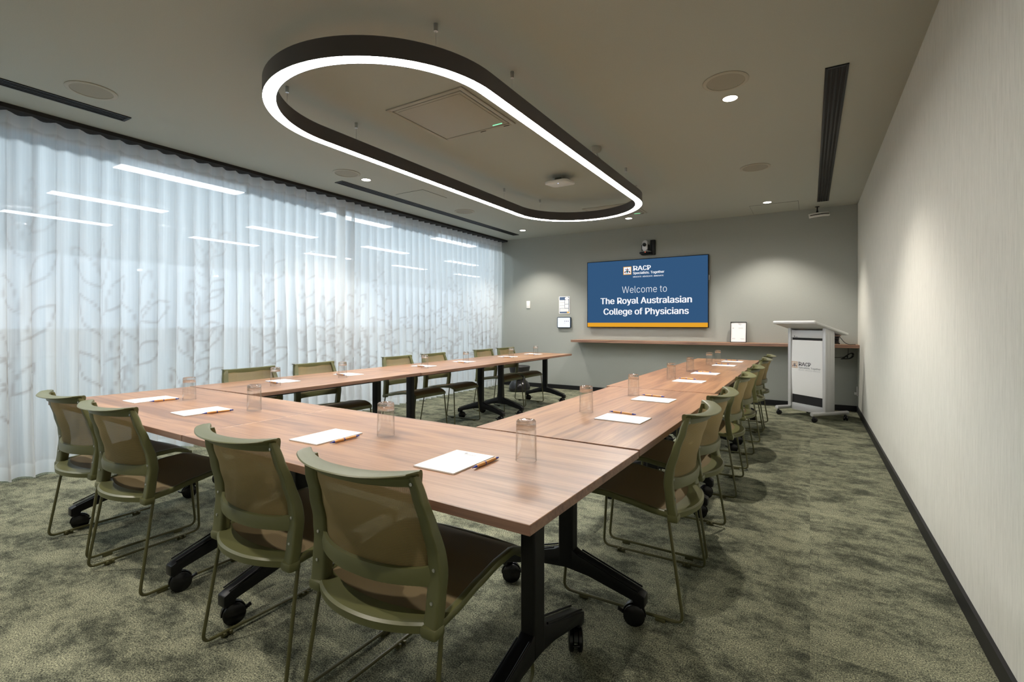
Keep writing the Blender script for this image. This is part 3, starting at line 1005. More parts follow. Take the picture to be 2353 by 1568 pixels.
def make_pad():
    b = MB(); b.box((0, 0, 0.0022), (0.155, 0.215, 0.0044), 0.0003, seg=1)
    o = b.build('notepad', M['paper'], smooth=0)
    p = MB()
    vs, fs = text_mesh('RACP', width=0.030, bold=0.01)
    p.add([(v[0] - 0.012, v[1] + 0.084, 0.0046) for v in vs], fs)
    p.box((-0.022, 0.088, 0.0045), (0.011, 0.011, 0.0003))
    for k, wd in ((0, 0.05), (1, 0.044)):
        p.box((0.002, 0.079 - k * 0.005, 0.0045), (wd, 0.0014, 0.0003))
    p.build('header_print', M['print'], o, smooth=0)
    return o

def make_pen():
    r = empty('pen')
    R = Matrix.Rotation(PI / 2, 3, 'Y')      # along local x, tip at -x... axis z -> x
    z = 0.0058
    def part(name, prof, m):
        b = MB(); b.lathe(prof, 16, (0, 0, z), R); b.build(name, m, r)
    part('barrel', [(0, -0.048), (0.0044, -0.048), (0.0056, -0.030), (0.0058, -0.012), (0.0048, 0.004), (0.0052, 0.03), (0.0046, 0.052), (0, 0.052)], M['bamboo'])
    part('tip', [(0, -0.070), (0.0010, -0.069), (0.0012, -0.065), (0.0044, -0.048), (0, -0.048)], M['blue'])
    part('clicker', [(0, 0.052), (0.0042, 0.052), (0.0040, 0.059), (0.0028, 0.060), (0.0027, 0.069), (0, 0.070)], M['blue'])
    part('ring', [(0.0049, -0.006), (0.0058, -0.006), (0.0058, -0.002), (0.0049, -0.002)], M['blue'])
    return r

proto = {}
def place(kind, maker, x, y, rz, label, cat, group, z=ZT):
    if kind not in proto:
        o = proto[kind] = maker()
    else:
        o = copy_tree(proto[kind])
    o.location = (x * KT, y * KT, z + 0.0003); o.rotation_euler = (0, 0, rz)
    tag(o, label, cat, group)

seats = []
# (pad x, y, rot), (pen x, y, rot of the tip direction), (glass x, y), where
front = [((-0.908, 1.162, 0.0), (-0.8155, 1.188, 89), (-0.736, 1.289), 'on the near row by the bare table corner'),
         ((-1.508, 1.172, 0.03), (-1.406, 1.168, 92), (-1.344, 1.304), 'on the near row, second from the bare corner'),
         ((-2.445, 1.202, -0.06), (-2.348, 1.225, 80), (-2.274, 1.355), 'on the near row, second from the curtain end'),
         ((-3.060, 1.244, -0.02), (-2.950, 1.263, 79), (-2.887, 1.356), 'on the near row at the curtain end')]
for (p, q, g, w) in front: seats.append((p, (q[0], q[1], math.radians(q[2])), g, w))
wn_ = ['nearest the near row', 'second from the near row', 'third from the near row', 'fourth from the near row', 'second from the far end', 'at the far end']
right = [((-0.694, 2.063), (-0.727, 2.152, -9), (-0.897, 2.140)), ((-0.724, 2.663), (-0.753, 2.754, -8), (-0.870, 2.775)),
         ((-0.737, 3.640), (-0.772, 3.735, -10), (-0.877, 3.700)), ((-0.737, 4.280), (-0.771, 4.378, -12), (-0.885, 4.410)),
         ((-0.720, 5.200), (-0.754, 5.290, -5), (-0.868, 5.245)), ((-0.716, 5.770), (-0.738, 5.861, 0), (-0.860, 5.730))]
for (p, q, g), w in zip(right, wn_):
    seats.append(((p[0], p[1], HP - 0.05), (q[0], q[1], math.radians(q[2])), g, 'on the wall-side arm, ' + w))
left = [((-3.225, 2.133), (-3.183, 2.036, -8), (-3.052, 1.965)), ((-3.195, 2.690), (-3.176, 2.600, -9), (-3.052, 2.515)),
        ((-3.200, 3.600), (-3.163, 3.514, -12), (-3.050, 3.445)), ((-3.198, 4.250), (-3.149, 4.136, -9), (-3.050, 4.080)),
        ((-3.212, 5.160), (-3.160, 5.061, -8), (-3.052, 4.985)), ((-3.195, 5.790), (-3.137, 5.632, -12), (-3.050, 5.590))]
for (p, q, g), w in zip(left, wn_):
    seats.append(((p[0], p[1], -HP - 0.06), (q[0], q[1], math.radians(q[2] + 180)), g, 'on the curtain-side arm, ' + w))
for (p, q, g, w) in seats:
    place('pad', make_pad, p[0], p[1], p[2], 'white notepad ' + w, 'notepad', 'notepads on the tables')
    onpad = abs(q[0] - p[0]) < 0.09 and abs(q[1] - p[1]) < 0.095 and 'near row' not in w[:12]
    place('pen', make_pen, q[0], q[1], q[2], 'bamboo pen with blue ends ' + w, 'pen', 'pens on the tables', ZT + (0.0048 if onpad else 0))
for (p, q, g, w) in seats:
    place('tumbler', make_tumbler, g[0], g[1], 0, 'upturned clear tumbler ' + w, 'drinking glass', 'upturned tumblers on the tables')

# ------------------------------------------------------------------ pendant ring light
def stadium(cx, y0, y1, r, n=40):
    pts = []
    for k in range(n + 1):
        a = PI * k / n
        pts.append((cx + r * math.cos(a), y1 + r * math.sin(a)))
    for k in range(n + 1):
        a = PI + PI * k / n
        pts.append((cx + r * math.cos(a), y0 + r * math.sin(a)))
    return pts
RC, RY0, RY1 = -2.285, 2.285, 5.075
ring = empty('ring_pendant_light', (RC, 3.68, 2.455))
tag(ring, 'black stadium-shaped pendant light with glowing white underside hung over the tables', 'pendant light')
def sweep_ring(prof, name, m, n=48):
    """prof: (radius offset, z) closed section swept round the stadium"""
    b = MB(); tracks = [stadium(0, RY0 - 3.68, RY1 - 3.68, 0.7175 + dr, n) for dr, z in prof]
    rings = [[(tracks[j][i][0], tracks[j][i][1], prof[j][1]) for j in range(len(prof))] for i in range(len(tracks[0]))]
    b.loft(rings, closed_path=True)
    return b.build(name, m, ring)
sweep_ring([(-0.0375, 0.0), (-0.0375, 0.100), (-0.034, 0.104), (0.034, 0.104), (0.0375, 0.100), (0.0375, 0.0), (0.0345, 0.0), (0.0345, 0.008), (-0.0345, 0.008), (-0.0345, 0.0)], 'housing', M['black_ring'] if 'black_ring' in M else M['black'])
sweep_ring([(-0.0343, 0.0015), (0.0343, 0.0015), (0.0343, 0.0075), (-0.0343, 0.0075)], 'diffuser', M['ring'])
for (x, y) in ((-1.655, 1.955), (-2.925, 1.965), (-1.568, 2.573), (-3.0, 2.60), (-3.003, 4.75), (-2.893, 5.437 - 0.02), (-1.668, 5.437 - 0.02), (-1.568, 4.75)):
    b = MB()
    b.tube([(x - RC, y - 3.68, 0.10), (x - RC, y - 3.68, 0.235)], 0.0014, 6)
    b.lathe([(0, 0.205), (0.011, 0.205), (0.011, 0.244), (0.0, 0.244)], 14, (x - RC, y - 3.68, 0))
    b.build('suspension_wire', M['steel'], ring)
b = MB()
b.lathe([(0, 0.2445), (0.044, 0.2445), (0.046, 0.222), (0.038, 0.202), (0.012, 0.190), (0, 0.190)], 28, (-1.606 - RC, 4.056 - 3.68, 0))
b.tube([(-1.606 - RC, 4.056 - 3.68, 0.20), (-1.600 - RC, 4.07 - 3.68, 0.17), (-1.585 - RC, 4.12 - 3.68, 0.14), (-1.568 - RC, 4.15 - 3.68, 0.12), (-1.568 - RC, 4.15 - 3.68, 0.10)], 0.006, 8)
b.build('power_feed', M['ceiling_fit'], ring)

# ------------------------------------------------------------------ ceiling fittings
def ceiling_speaker(x, y, where):
    o = empty('ceiling_speaker', (x, y, ZC)); tag(o, 'round flush taupe ceiling speaker ' + where, 'speaker', 'ceiling speakers')
    b = MB(); b.lathe([(0.112, 0.0), (0.137, 0.0), (0.137, -0.004), (0.128, -0.008), (0.114, -0.006), (0.112, 0.0)], 48); b.build('rim', M['ceiling_fit'], o)
    b = MB(); b.lathe([(0.0, -0.005), (0.08, -0.0045), (0.113, -0.003)], 48); b.build('grille', M['grille'], o)
ceiling_speaker(-4.09, 1.32, 'between the slot vent and ring light, nearest the camera')
ceiling_speaker(-4.09, 3.42, 'beside the slot vent along the curtain, mid-room')
ceiling_speaker(-4.09, 5.44, 'beside the slot vent along the curtain, toward the grey wall')
ceiling_speaker(-0.463, 3.39, 'touching the bright downlight by the wall-side slot vent')
ceiling_speaker(-0.465, 5.41, 'midway along the wall-side slot vent, with no light beside it')

def downlight(x, y, where, k=1.0):
    o = empty('downlight', (x, y, ZC)); tag(o, 'round recessed ceiling downlight, lit, ' + where, 'downlight', 'downlights')
    b = MB(); b.lathe([(0.046, 0.0), (0.056, 0.0), (0.055, -0.003), (0.048, -0.003), (0.046, 0.0)], 32); b.build('trim_ring', M['ceiling_fit'], o)
    b = MB(); b.lathe([(0.0, -0.0022), (0.0465, -0.0022)], 32); b.build('lens', M['disc'], o, recalc=False)
    ld = bpy.data.lights.new('downlight_beam', 'SPOT')
    ld.energy = SPOT_W * k; ld.color = (1.0, 0.925, 0.83); ld.spot_size = math.radians(104); ld.spot_blend = 0.6
    ld.shadow_soft_size = 0.03
    lo = bpy.data.objects.new('downlight_beam', ld); COL.objects.link(lo); lo.parent = o; lo.location = (0, 0, -0.008)
downlight(-0.470, 3.66, 'beside the wall-side speaker')
downlight(-0.467, 7.05, 'above the lectern corner')
downlight(-2.287, 7.06, 'in front of the wall screen, beyond the ring light')
downlight(-4.092, 7.05, 'at the far end of the curtain')
downlight(-4.095, 3.685, 'beside the curtain-side speaker')
downlight(-4.09, 0.29, 'behind the frame by the curtain, out of the picture', 1.3)
downlight(-2.287, 0.29, 'above the near chairs, out of the picture', 0.8)
downlight(-0.47, 0.29, 'beside the camera near the papered wall, out of the picture', 0.55)

def slot_vent(x, y0, y1, where, wid=0.122):
    o = empty('slot_vent', (x, (y0 + y1) / 2, ZC)); tag(o, 'long black two-slot ceiling air vent ' + where, 'vent', 'slot vents')
    L_ = (y1 - y0)
    f = MB()
    f.box((-wid / 2 + 0.008, 0, -0.003), (0.016, L_, 0.007), 0.001); f.box((wid / 2 - 0.008, 0, -0.003), (0.016, L_, 0.007), 0.001)
    f.box((0, -L_ / 2 + 0.009, -0.003), (wid - 0.032, 0.018, 0.007), 0.001); f.box((0, L_ / 2 - 0.009, -0.003), (wid - 0.032, 0.018, 0.007), 0.001)
    f.build('frame', M['black'], o)
    b = MB(); b.box((0, 0, -0.0005), (wid - 0.03, L_ - 0.03, 0.001)); b.build('back_plate', M['black_matt'], o)
    for dx in (-0.026, 0.0, 0.026):
        s = MB(); s.box((dx, 0, -0.003), (0.011 if dx else 0.016, L_ - 0.034, 0.006), 0.001); s.build('blade', M['black'], o)
slot_vent(0.140, 3.528, 7.345, 'by the papered wall')
slot_vent(-4.405, 3.572, 7.362, 'along the curtain, toward the grey wall')
slot_vent(-4.430, -1.3, 1.650, 'along the curtain, at the near edge of the picture')

def cassette(y, where):
    o = empty('air_conditioning_cassette', (-2.292, y, ZC)); tag(o, 'square flush taupe air conditioning cassette ' + where, 'air conditioner', 'ceiling air conditioning cassettes')
    b = MB(); w = 0.345
    for s in (-1, 1):
        b.box((s * (w - 0.016), 0, -0.004), (0.032, 2 * w, 0.009), 0.002); b.box((0, s * (w - 0.016), -0.004), (2 * w - 0.064, 0.032, 0.009), 0.002)
    b.build('surround', M['ceiling_fit'], o)
    b = MB(); b.box((0, 0, -0.0006), (2 * w - 0.06, 2 * w - 0.06, 0.001)); b.build('air_gap', M['dark_line'], o)
    b = MB(); b.box((0, 0, -0.004), (0.610, 0.610, 0.008), 0.002); b.box((0, 0, -0.009), (0.565, 0.565, 0.004), 0.002); b.build('grille_panel', M['ceiling_fit'], o)
    b = MB(); b.box((0.225, 0.27, -0.012), (0.085, 0.008, 0.003)); b.build('status_light', M['green_led'], o)
    for dx in (0.05, 0.27):
        b = MB(); b.box((dx, w - 0.012, -0.0095), (0.05, 0.006, 0.003)); b.build('catch', M['dark_line'], o)
cassette(2.90, 'in the near half of the ring light')
cassette(6.49, 'beyond the ring light, in front of the wall screen')

def hatch(x0, x1, y0, y1, where):
    o = empty('access_panel', ((x0 + x1) / 2, (y0 + y1) / 2, ZC)); tag(o, 'square flush ceiling access panel ' + where, 'access panel', 'ceiling access panels')
    w, h = x1 - x0, y1 - y0
    b = MB(); b.box((0, 0, -0.0008), (w, h, 0.0015)); b.build('shadow_gap', M['dark_line'], o, smooth=0)
    b = MB(); b.box((0, 0, -0.0022), (w - 0.006, h - 0.006, 0.0020)); b.build('panel', M['ceiling'], o, smooth=0)
hatch(-4.26, -3.83, 4.29, 4.735, 'between the ring light and the curtain vent')
hatch(-0.685, -0.125, 7.16, 7.73, 'touching the grey wall by the lectern corner')

o = empty('wireless_access_point', (-2.255, 4.68, ZC)); tag(o, 'white rounded-square wireless access point hanging from the ceiling inside the ring light', 'access point')
b = MB(); b.box((0, 0.03, -0.006), (0.15, 0.12, 0.012), 0.002); b.box((-0.05, 0.0, -0.03), (0.008, 0.06, 0.045)); b.box((0.03, 0.0, -0.03), (0.008, 0.06, 0.045)); b.build('bracket', M['ceiling_fit'], o)
b = MB(); b.box((-0.02, 0.0, -0.045), (0.10, 0.05, 0.012)); b.build('back_box', M['black_matt'], o)
b = MB(); R = Matrix.Rotation(0.10, 3, 'X')
tmp = MB(); tmp.prism(rrect(0.262, 0.262, 0.05, 8), 'z', -0.016, 0.016, bev=0.010)
b.add([R @ Vector(v) + Vector((0, -0.01, -0.069)) for v in tmp.v], tmp.f); b.build('body', M['white_plastic'], o)
b = MB(); b.box((0.02, -0.095, -0.098), (0.012, 0.004, 0.003)); b.build('status_light', emis('cool_led', (0.6, 0.7, 1.0), 1.5), o)

# small white sensor bar hung from the ceiling at the back right corner
o = empty('sensor_bar', (0.083, 7.66, ZC)); tag(o, 'white curved bar sensor with dark slot hanging from the ceiling above the lectern corner', 'sensor')
b = MB(); b.lathe([(0, 0.0), (0.026, 0.0), (0.026, -0.006), (0.008, -0.010), (0.008, -0.05), (0.013, -0.055), (0.013, -0.10), (0, -0.10)], 16); b.build('stem', M['black'], o)
b = MB(); b2 = MB(); Rr = Matrix.Rotation(-0.16, 3, 'Y') @ Matrix.Rotation(0.55, 3, 'Z')
ringsA, ringsB = [], []
for i in range(17):
    t = -1 + 2 * i / 16; a = t * 0.75
    cx_, cy_ = 0.19 * math.sin(a), -0.12 * math.cos(a) + 0.06
    def rg(w, h, off): return [Rr @ Vector((cx_ + (px + off) * math.sin(a), cy_ - (px + off) * math.cos(a), pz)) + Vector((0, -0.03, -0.125)) for (px, pz) in rrect(w, h, min(w, h) * .3, 3)]
    ringsA.append(rg(0.036, 0.056, 0)); ringsB.append(rg(0.004, 0.010, 0.018))
b.loft(ringsA); b.build('body', M['white_plastic'], o)
b2.loft(ringsB[1:-1]); b2.build('slot', M['black_matt'], o)

# ------------------------------------------------------------------ wall screen
TVX0, TVX1, TVZ0, TVZ1, TVY = -3.212, -1.283, 1.081, 2.175, 7.70
tv = empty('wall_screen', ((TVX0 + TVX1) / 2, TVY, TVZ0)); tag(tv, 'large wall-mounted screen showing a blue welcome slide', 'screen')
cxv = (TVX0 + TVX1) / 2
b = MB(); b.box((0, 0.018, (TVZ1 - TVZ0) / 2), (TVX1 - TVX0, 0.036, TVZ1 - TVZ0), 0.003); b.box((0, 0.042, 0.5), (0.9, 0.03, 0.6), 0.005)
b.build('casing', M['black'], tv)
def onscreen(x, z): return (x - cxv, z - TVZ0)
b = MB()
sx0, sx1, sz0, sz1 = TVX0 + 0.010, TVX1 - 0.010, TVZ0 + 0.010, TVZ1 - 0.010
bar = 1.158
b.add([(sx0 - cxv, -0.0010, bar - TVZ0), (sx1 - cxv, -0.0010, bar - TVZ0), (sx1 - cxv, -0.0010, sz1 - TVZ0), (sx0 - cxv, -0.0010, sz1 - TVZ0)], [(0, 1, 2, 3)], 0)
b.add([(sx0 - cxv, -0.0010, sz0 - TVZ0), (sx1 - cxv, -0.0010, sz0 - TVZ0), (sx1 - cxv, -0.0010, bar - TVZ0), (sx0 - cxv, -0.0010, bar - TVZ0)], [(0, 1, 2, 3)], 1)
b.build('display', [M['screen_blue'], M['screen_amber']], tv, smooth=0, recalc=False)

_v, _f = text_mesh('H'); CAP = float(_v[:, 1].max() - _v[:, 1].min()); print('CAP', CAP)
def line_of_text(txt, x0, x1, z0, h, bold, put, mb, mi=0):
    vs, fs = text_mesh(txt, width=x1 - x0, height=h, bold=min(bold, 0.0))
    k = max(0.0, bold) * h / CAP
    for dx in ((0,) if k <= 0 else (-1.2 * k, -0.4 * k, 0.4 * k, 1.2 * k)):
        mb.add([put(x0 + dx + v[0], z0 + v[1]) for v in vs], fs, mi)
def racp(x0, x1, z0, h, bold, put, put2, mb, mi=0):
    """the four initials set letter by letter with slab serifs"""
    W = x1 - x0
    for ch, a, c in (('R', 0.02, 0.255), ('A', 0.265, 0.54), ('C', 0.575, 0.765), ('P', 0.825, 0.995)):
        line_of_text(ch, x0 + a * W, x0 + c * W, z0, h, bold, put, mb, mi)
    def slab(a, c, z):
        mb.add([put2(x0 + a * W, z), put2(x0 + c * W, z), put2(x0 + c * W, z + h * 0.11), put2(x0 + a * W, z + h * 0.11)], [(0, 1, 2, 3)], mi)
    for a, c in ((-0.02, 0.115), (0.20, 0.275), (0.245, 0.335), (0.475, 0.560), (0.785, 0.905)): slab(a, c, z0)
    for a, c in ((-0.02, 0.10), (0.785, 0.89)): slab(a, c, z0 + h * 0.93)

put = lambda x, z: (x - cxv, -0.0022, z - TVZ0)
put2 = lambda x, z: (x - cxv, -0.0025, z - TVZ0)
for txt, x0, x1, z0, hh, bd, nm in (('Welcome to', -2.603, -1.890, 1.638, 0.108, -0.010, 'welcome_lettering'), ('The Royal Australasian', -2.968, -1.523, 1.465, 0.100, 0.020, 'title_lettering'),
        ('College of Physicians', -2.915, -1.568, 1.291, 0.100, 0.020, 'title_lettering'), ('Specialists. Together', -2.421, -1.930, 1.935, 0.038, 0.020, 'motto_lettering'),
        ('EDUCATE  ADVOCATE  INNOVATE', -2.421, -1.941, 1.883, 0.020, 0.014, 'motto_lettering')):
    b = MB(); line_of_text(txt, x0, x1, z0, hh, bd, put, b); b.build(nm, M['screen_white'], tv, smooth=0, recalc=False)
b = MB(); racp(-2.421, -2.140, 1.993, 0.072, 0.022, put, put2, b); b.build('initials', M['screen_white'], tv, smooth=0, recalc=False)

def emblem(parent, put0, x0, x1, z0, z1, mats, flip=1.0):
    """small square crest: coloured border, white field, shield, helm, supporters and scroll"""
    W, H = x1 - x0, z1 - z0
    mb = MB()
    def P(a, c, lay): return put0(x0 + a * W, z0 + c * H, lay)
    def poly(pts, mi, lay): mb.add([P(a, c, lay) for a, c in pts], [tuple(range(len(pts)))], mi)
    poly([(0, 0), (1, 0), (1, 1), (0, 1)], 0, 0)
    poly([(.07, .07), (.93, .07), (.93, .93), (.07, .93)], 1, 1)
    poly([(.36, .52), (.36, .33), (.5, .18), (.64, .33), (.64, .52)], 2, 2)         # shield
    poly([(.42, .54), (.58, .54), (.60, .66), (.5, .74), (.40, .66)], 3, 2)         # helm
    poly([(.46, .74), (.54, .74), (.5, .90)], 4, 2)                                 # crest spike
    for s in (-1, 1):
        poly([(.5 + s * .10, .62), (.5 + s * .30, .78), (.5 + s * .26, .66), (.5 + s * .12, .56)], 2, 2)
        poly([(.5 + s * .17, .50), (.5 + s * .30, .44), (.5 + s * .38, .26), (.5 + s * .28, .18), (.5 + s * .20, .30)], 3, 2)
    poly([(.22, .14), (.5, .10), (.78, .14), (.78, .17), (.5, .14), (.22, .17)], 4, 2)
    return mb.build('emblem', mats, parent, smooth=0, recalc=False)
emblem(tv, lambda x, z, l: (x - cxv, -0.0020 - 0.0004 * l, z - TVZ0), -2.583, -2.450, 1.933, 2.062,
       [M['screen_amber'], M['screen_white'], M['screen_teal'], M['screen_red'], emis('screen_ink', (0.01, 0.012, 0.015), 1)])
b = MB(); b.box((TVX1 - cxv + 0.004, 0.02, 0.75), (0.010, 0.02, 0.075), 0.002); b.build('side_switch', M['silver'], tv)

# ------------------------------------------------------------------ wall shelf
b = MB(); b.box(((-3.41 + XR) / 2, 7.613, 0.8545), (XR + 3.41 - 0.002, 0.290, 0.040), 0.0015, seg=1)
for i, f in enumerate(b.f):
    z = [b.v[k][2] for k in f]
    if max(z) - min(z) > 0.01: b.m[i] = 1
SH = b.build('wall_shelf', [M['wood'], M['edge']], smooth=0)
tag(SH, 'long wooden wall shelf fixed below the screen', 'shelf')

# camera above the screen
o = empty('conference_camera', (-2.205, 7.70, 2.225)); tag(o, 'black and silver swivelling conference camera mounted on the wall above the screen', 'camera')
b = MB(); b.box((0.09, 0.035, 0.12), (0.075, 0.05, 0.235), 0.008); b.box((0.0, 0.01, 0.012), (0.16, 0.10, 0.012), 0.004); b.build('wall_bracket', M['black'], o)
b = MB(); b.lathe([(0, 0.018), (0.085, 0.018), (0.092, 0.026), (0.092, 0.044), (0.085, 0.050), (0, 0.050)], 36, (-0.01, -0.03, 0)); b.build('base', M['black_gloss'], o)
b = MB(); b.lathe([(0, 0.052), (0.07, 0.052), (0.092, 0.047), (0.093, 0.051), (0.06, 0.060), (0, 0.060)], 36, (-0.01, -0.03, 0)); b.build('base_cover', M['silver'], o)
b = MB(); out = rrect(0.085, 0.165, 0.04, 8)
tmp = MB(); tmp.prism([(x, z + 0.145) for x, z in out], 'y', -0.075, 0.015, bev=0.008); b.add([(v[0] - 0.008, v[1], v[2]) for v in tmp.v], tmp.f); b.build('head', M['silver'], o)
b = MB(); b.box((-0.06, -0.03, 0.11), (0.012, 0.05, 0.10), 0.005); b.box((0.045, -0.03, 0.11), (0.012, 0.05, 0.10), 0.005); b.build('yoke', M['black_gloss'], o)
b = MB(); b.lathe([(0, 0), (0.028, 0), (0.028, 0.03), (0.022, 0.034), (0, 0.030)], 24, (-0.008, -0.076, 0.155), Matrix.Rotation(PI / 2, 3, 'X')); b.build('lens', M['black_gloss'], o)
b = MB(); b.lathe([(0, 0), (0.005, 0), (0.004, 0.003), (0, 0.004)], 12, (0.012, -0.121, 0.034), Matrix.Rotation(PI / 2, 3, 'X')); b.build('indicator', M['red_led'], o)

# switch, poster, tablet
o = empty('wall_switch', (-4.381, YB, 1.488)); tag(o, 'small white wall switch plate beside the curtain', 'switch')
b = MB(); b.box((0, -0.006, 0), (0.075, 0.012, 0.135), 0.003); b.build('plate', M['white_plastic'], o)
b = MB(); b.box((0, -0.0135, 0), (0.022, 0.005, 0.045), 0.001); b.build('rocker', M['paper'], o)

o = empty('poster', (-3.660, YB, 1.468)); tag(o, 'small printed notice in blue, white and yellow taped above the tablet', 'poster')
b = MB()
n = 10
vsf = []
rings = []
for i in range(n + 1):
    x = -0.105 + 0.21 * i / n
    y = -0.003 - 0.006 * (i / n) ** 2
    rings.append([(x, y, -0.149), (x, y, 0.149), (x, y + 0.0006, 0.149), (x, y + 0.0006, -0.149)])
b.loft(rings); b.build('sheet', M['paper'], o)
def pflat(mb, x0, x1, z0, z1, mi, lay=0):
    f = lambda x: -0.0042 - 0.006 * ((x + 0.105) / 0.21) ** 2 - 0.0006 * lay
    xs = [x0 + (x1 - x0) * k / 4 for k in range(5)]
    for a, c in zip(xs, xs[1:]):
        mb.add([(a, f(a), z0), (c, f(c), z0), (c, f(c), z1), (a, f(a), z1)], [(0, 1, 2, 3)], mi)
b = MB()
pflat(b, -0.093, 0.093, 0.088, 0.140, 0)
pflat(b, -0.093, 0.093, -0.140, 0.088, 1)
pflat(b, -0.090, 0.004, 0.044, 0.085, 2, 1); pflat(b, -0.090, 0.004, -0.006, 0.040, 2, 1); pflat(b, -0.090, 0.004, -0.056, -0.010, 2, 1)
pflat(b, 0.012, 0.080, 0.018, 0.085, 2, 1); pflat(b, 0.012, 0.080, -0.052, 0.010, 2, 1); pflat(b, -0.086, 0.080, -0.116, -0.062, 2, 1)
pflat(b, -0.090, 0.050, -0.138, -0.120, 0, 1); pflat(b, 0.052, 0.093, -0.140, -0.118, 3, 1)
for k in range(3): pflat(b, -0.082, -0.01, 0.052 - 0.05 * k, 0.054 - 0.05 * k, 4, 2)
for k in range(3): pflat(b, -0.078, 0.07, -0.078 - 0.012 * k, -0.0765 - 0.012 * k, 4, 2)
el = [(0.05 + 0.040 * math.cos(a), 0.112 + 0.026 * math.sin(a)) for a in [2 * PI * k / 20 for k in range(20)]]
f = lambda x: -0.0054 - 0.006 * ((x + 0.105) / 0.21) ** 2
b.add([(x, f(x) - 0.001, z) for x, z in el], [tuple(range(20))], 2)
b.build('printing', [M['navy'], mat('slate_print', (0.20, 0.24, 0.32), 0.7), M['paper'], M['amber'], M['print']], o, smooth=0, recalc=False)

o = empty('wall_tablet', (-3.657, YB, 1.163)); tag(o, 'small dark-framed control tablet with a glowing white screen below the notice', 'tablet')
b = MB(); b.prism(rrect(0.262, 0.192, 0.022, 6), 'y', -0.034, -0.004, bev=0.003); b.box((0, -0.005, 0), (0.12, 0.010, 0.10)); b.build('casing', mat('navy_casing', (0.02, 0.04, 0.07), 0.35), o)
b = MB(); pts = rrect(0.234, 0.166, 0.008, 4); b.add([(x, -0.0348, z) for x, z in pts], [tuple(range(len(pts)))]); b.build('display', M['tablet'], o, smooth=0, recalc=False)
b = MB()
for k in range(3): b.box((0.02 + 0.032 * k, -0.0352, 0.022), (0.015, 0.0005, 0.02))
b.box((0.018, -0.0352, -0.012), (0.02, 0.0005, 0.004))
b.build('icons', emis('screen_grey', (0.42, 0.42, 0.5), 1.0), o)

# framed certificate leaning on the shelf
o = empty('certificate_frame', (-0.877, 7.655, 0.8748)); o.rotation_euler = (-0.16, 0, 0)
tag(o, 'thin black-framed white certificate leaning against the wall on the shelf', 'picture frame')
w, h = 0.212, 0.297
b = MB()
for q in (((-w / 2 + .004), 0, .008, h), ((w / 2 - .004), 0, .008, h)): b.box((q[0], 0, h / 2), (q[2], 0.014, q[3]), 0.001)
for z in (0.004, h - 0.004): b.box((0, 0, z), (w - 0.016, 0.014, 0.008), 0.001)
b.build('moulding', M['black'], o)
b = MB(); b.box((0, 0.003, h / 2), (w - 0.014, 0.004, h - 0.014)); b.build('sheet', M['paper'], o)
b = MB()
for rr, a0, a1 in ((0.052, 40, 100), (0.038, 40, 96)):
    pts = [(0.0 + rr * math.cos(math.radians(a)), 0.225 + rr * math.sin(math.radians(a))) for a in range(a0, a1, 6)]
    for (x0_, z0_), (x1_, z1_) in zip(pts, pts[1:]):
        k = (rr - 0.006) / rr
        q0 = (x0_ * k, 0.225 + (z0_ - 0.225) * k); q1 = (x1_ * k, 0.225 + (z1_ - 0.225) * k)
        b.add([(x0_, 0.0005, z0_), (x1_, 0.0005, z1_), (q1[0], 0.0005, q1[1]), (q0[0], 0.0005, q0[1])], [(0, 1, 2, 3)])
for (x, z, ww, hh) in ((-0.07, 0.205, 0.02, 0.01), (0.03, 0.205, 0.06, 0.005), (-0.06, 0.06, 0.04, 0.004), (-0.06, 0.05, 0.04, 0.004), (0.05, 0.055, 0.05, 0.003), (0.055, 0.045, 0.04, 0.003)):
    b.box((x, 0.0008, z), (ww, 0.0005, hh))
b.build('printing', M['print'], o, smooth=0)

# cables: coil on the shelf behind the lectern, loose loop under it, socket
o = empty('cable_coil', (0.262, 7.56, 0.8755)); tag(o, 'stack of coiled black cable lying on the shelf behind the lectern', 'cable')
b = MB(); path = []
for k in range(6 * 28 + 1):
    a = 2 * PI * k / 28; t = k / 28
    r = 0.058 + 0.006 * math.sin(a * 0.7 + t)
    path.append((r * math.cos(a), r * math.sin(a), 0.012 + 0.0235 * t))
b.tube(path, 0.0105, 8); b.build('coil', M['black_gloss'], o)
b = MB(); b.tube(fillet([(0.055, -0.02, 0.11), (0.11, -0.05, 0.03), (0.15, -0.06, 0.004), (0.23, -0.02, 0.004)], 0.03), 0.004, 8); b.build('lead', M['black_gloss'], o)
o = empty('hanging_cable', (0.390, 7.60, 0.630)); tag(o, 'thin black cable bundle tied in a bow, hanging under the shelf behind the lectern', 'cable')
b = MB()
b.tube(fillet([(0.03, 0, 0.204), (0.03, 0, 0.14), (0.02, 0, 0.09)], 0.02), 0.003, 8)
for k in range(4):
    b.tube([(0.02 + (0.052 + 0.006 * k) * math.cos(a), -0.004 + 0.004 * k, 0.085 + 0.012 * math.sin(2 * a) + (0.018 + 0.003 * k) * math.sin(a) + 0.03 * math.cos(a)) for a in [2 * PI * i / 30 for i in range(30)]], 0.0035, 6, closed=True)
b.box((0.02, 0, 0.088), (0.016, 0.03, 0.03), 0.003)
b.build('bundle', M['black_matt'], o)
b = MB(); b.tube(fillet([(0.0, 0, 0.085), (-0.10, 0.01, 0.072), (-0.27, 0.02, 0.080)], 0.04), 0.0035, 8); b.build('lead', M['black_matt'], o)
o = empty('power_outlet', (XR, 7.70, 0.27)); tag(o, 'white power outlet low on the wall in the far right corner', 'power outlet')
b = MB(); b.box((-0.008, 0, 0), (0.016, 0.075, 0.115), 0.003); b.build('plate', M['white_plastic'], o)
b = MB(); b.box((-0.028, 0, -0.03), (0.026, 0.03, 0.03), 0.004); b.build('plug', M['white_plastic'], o)

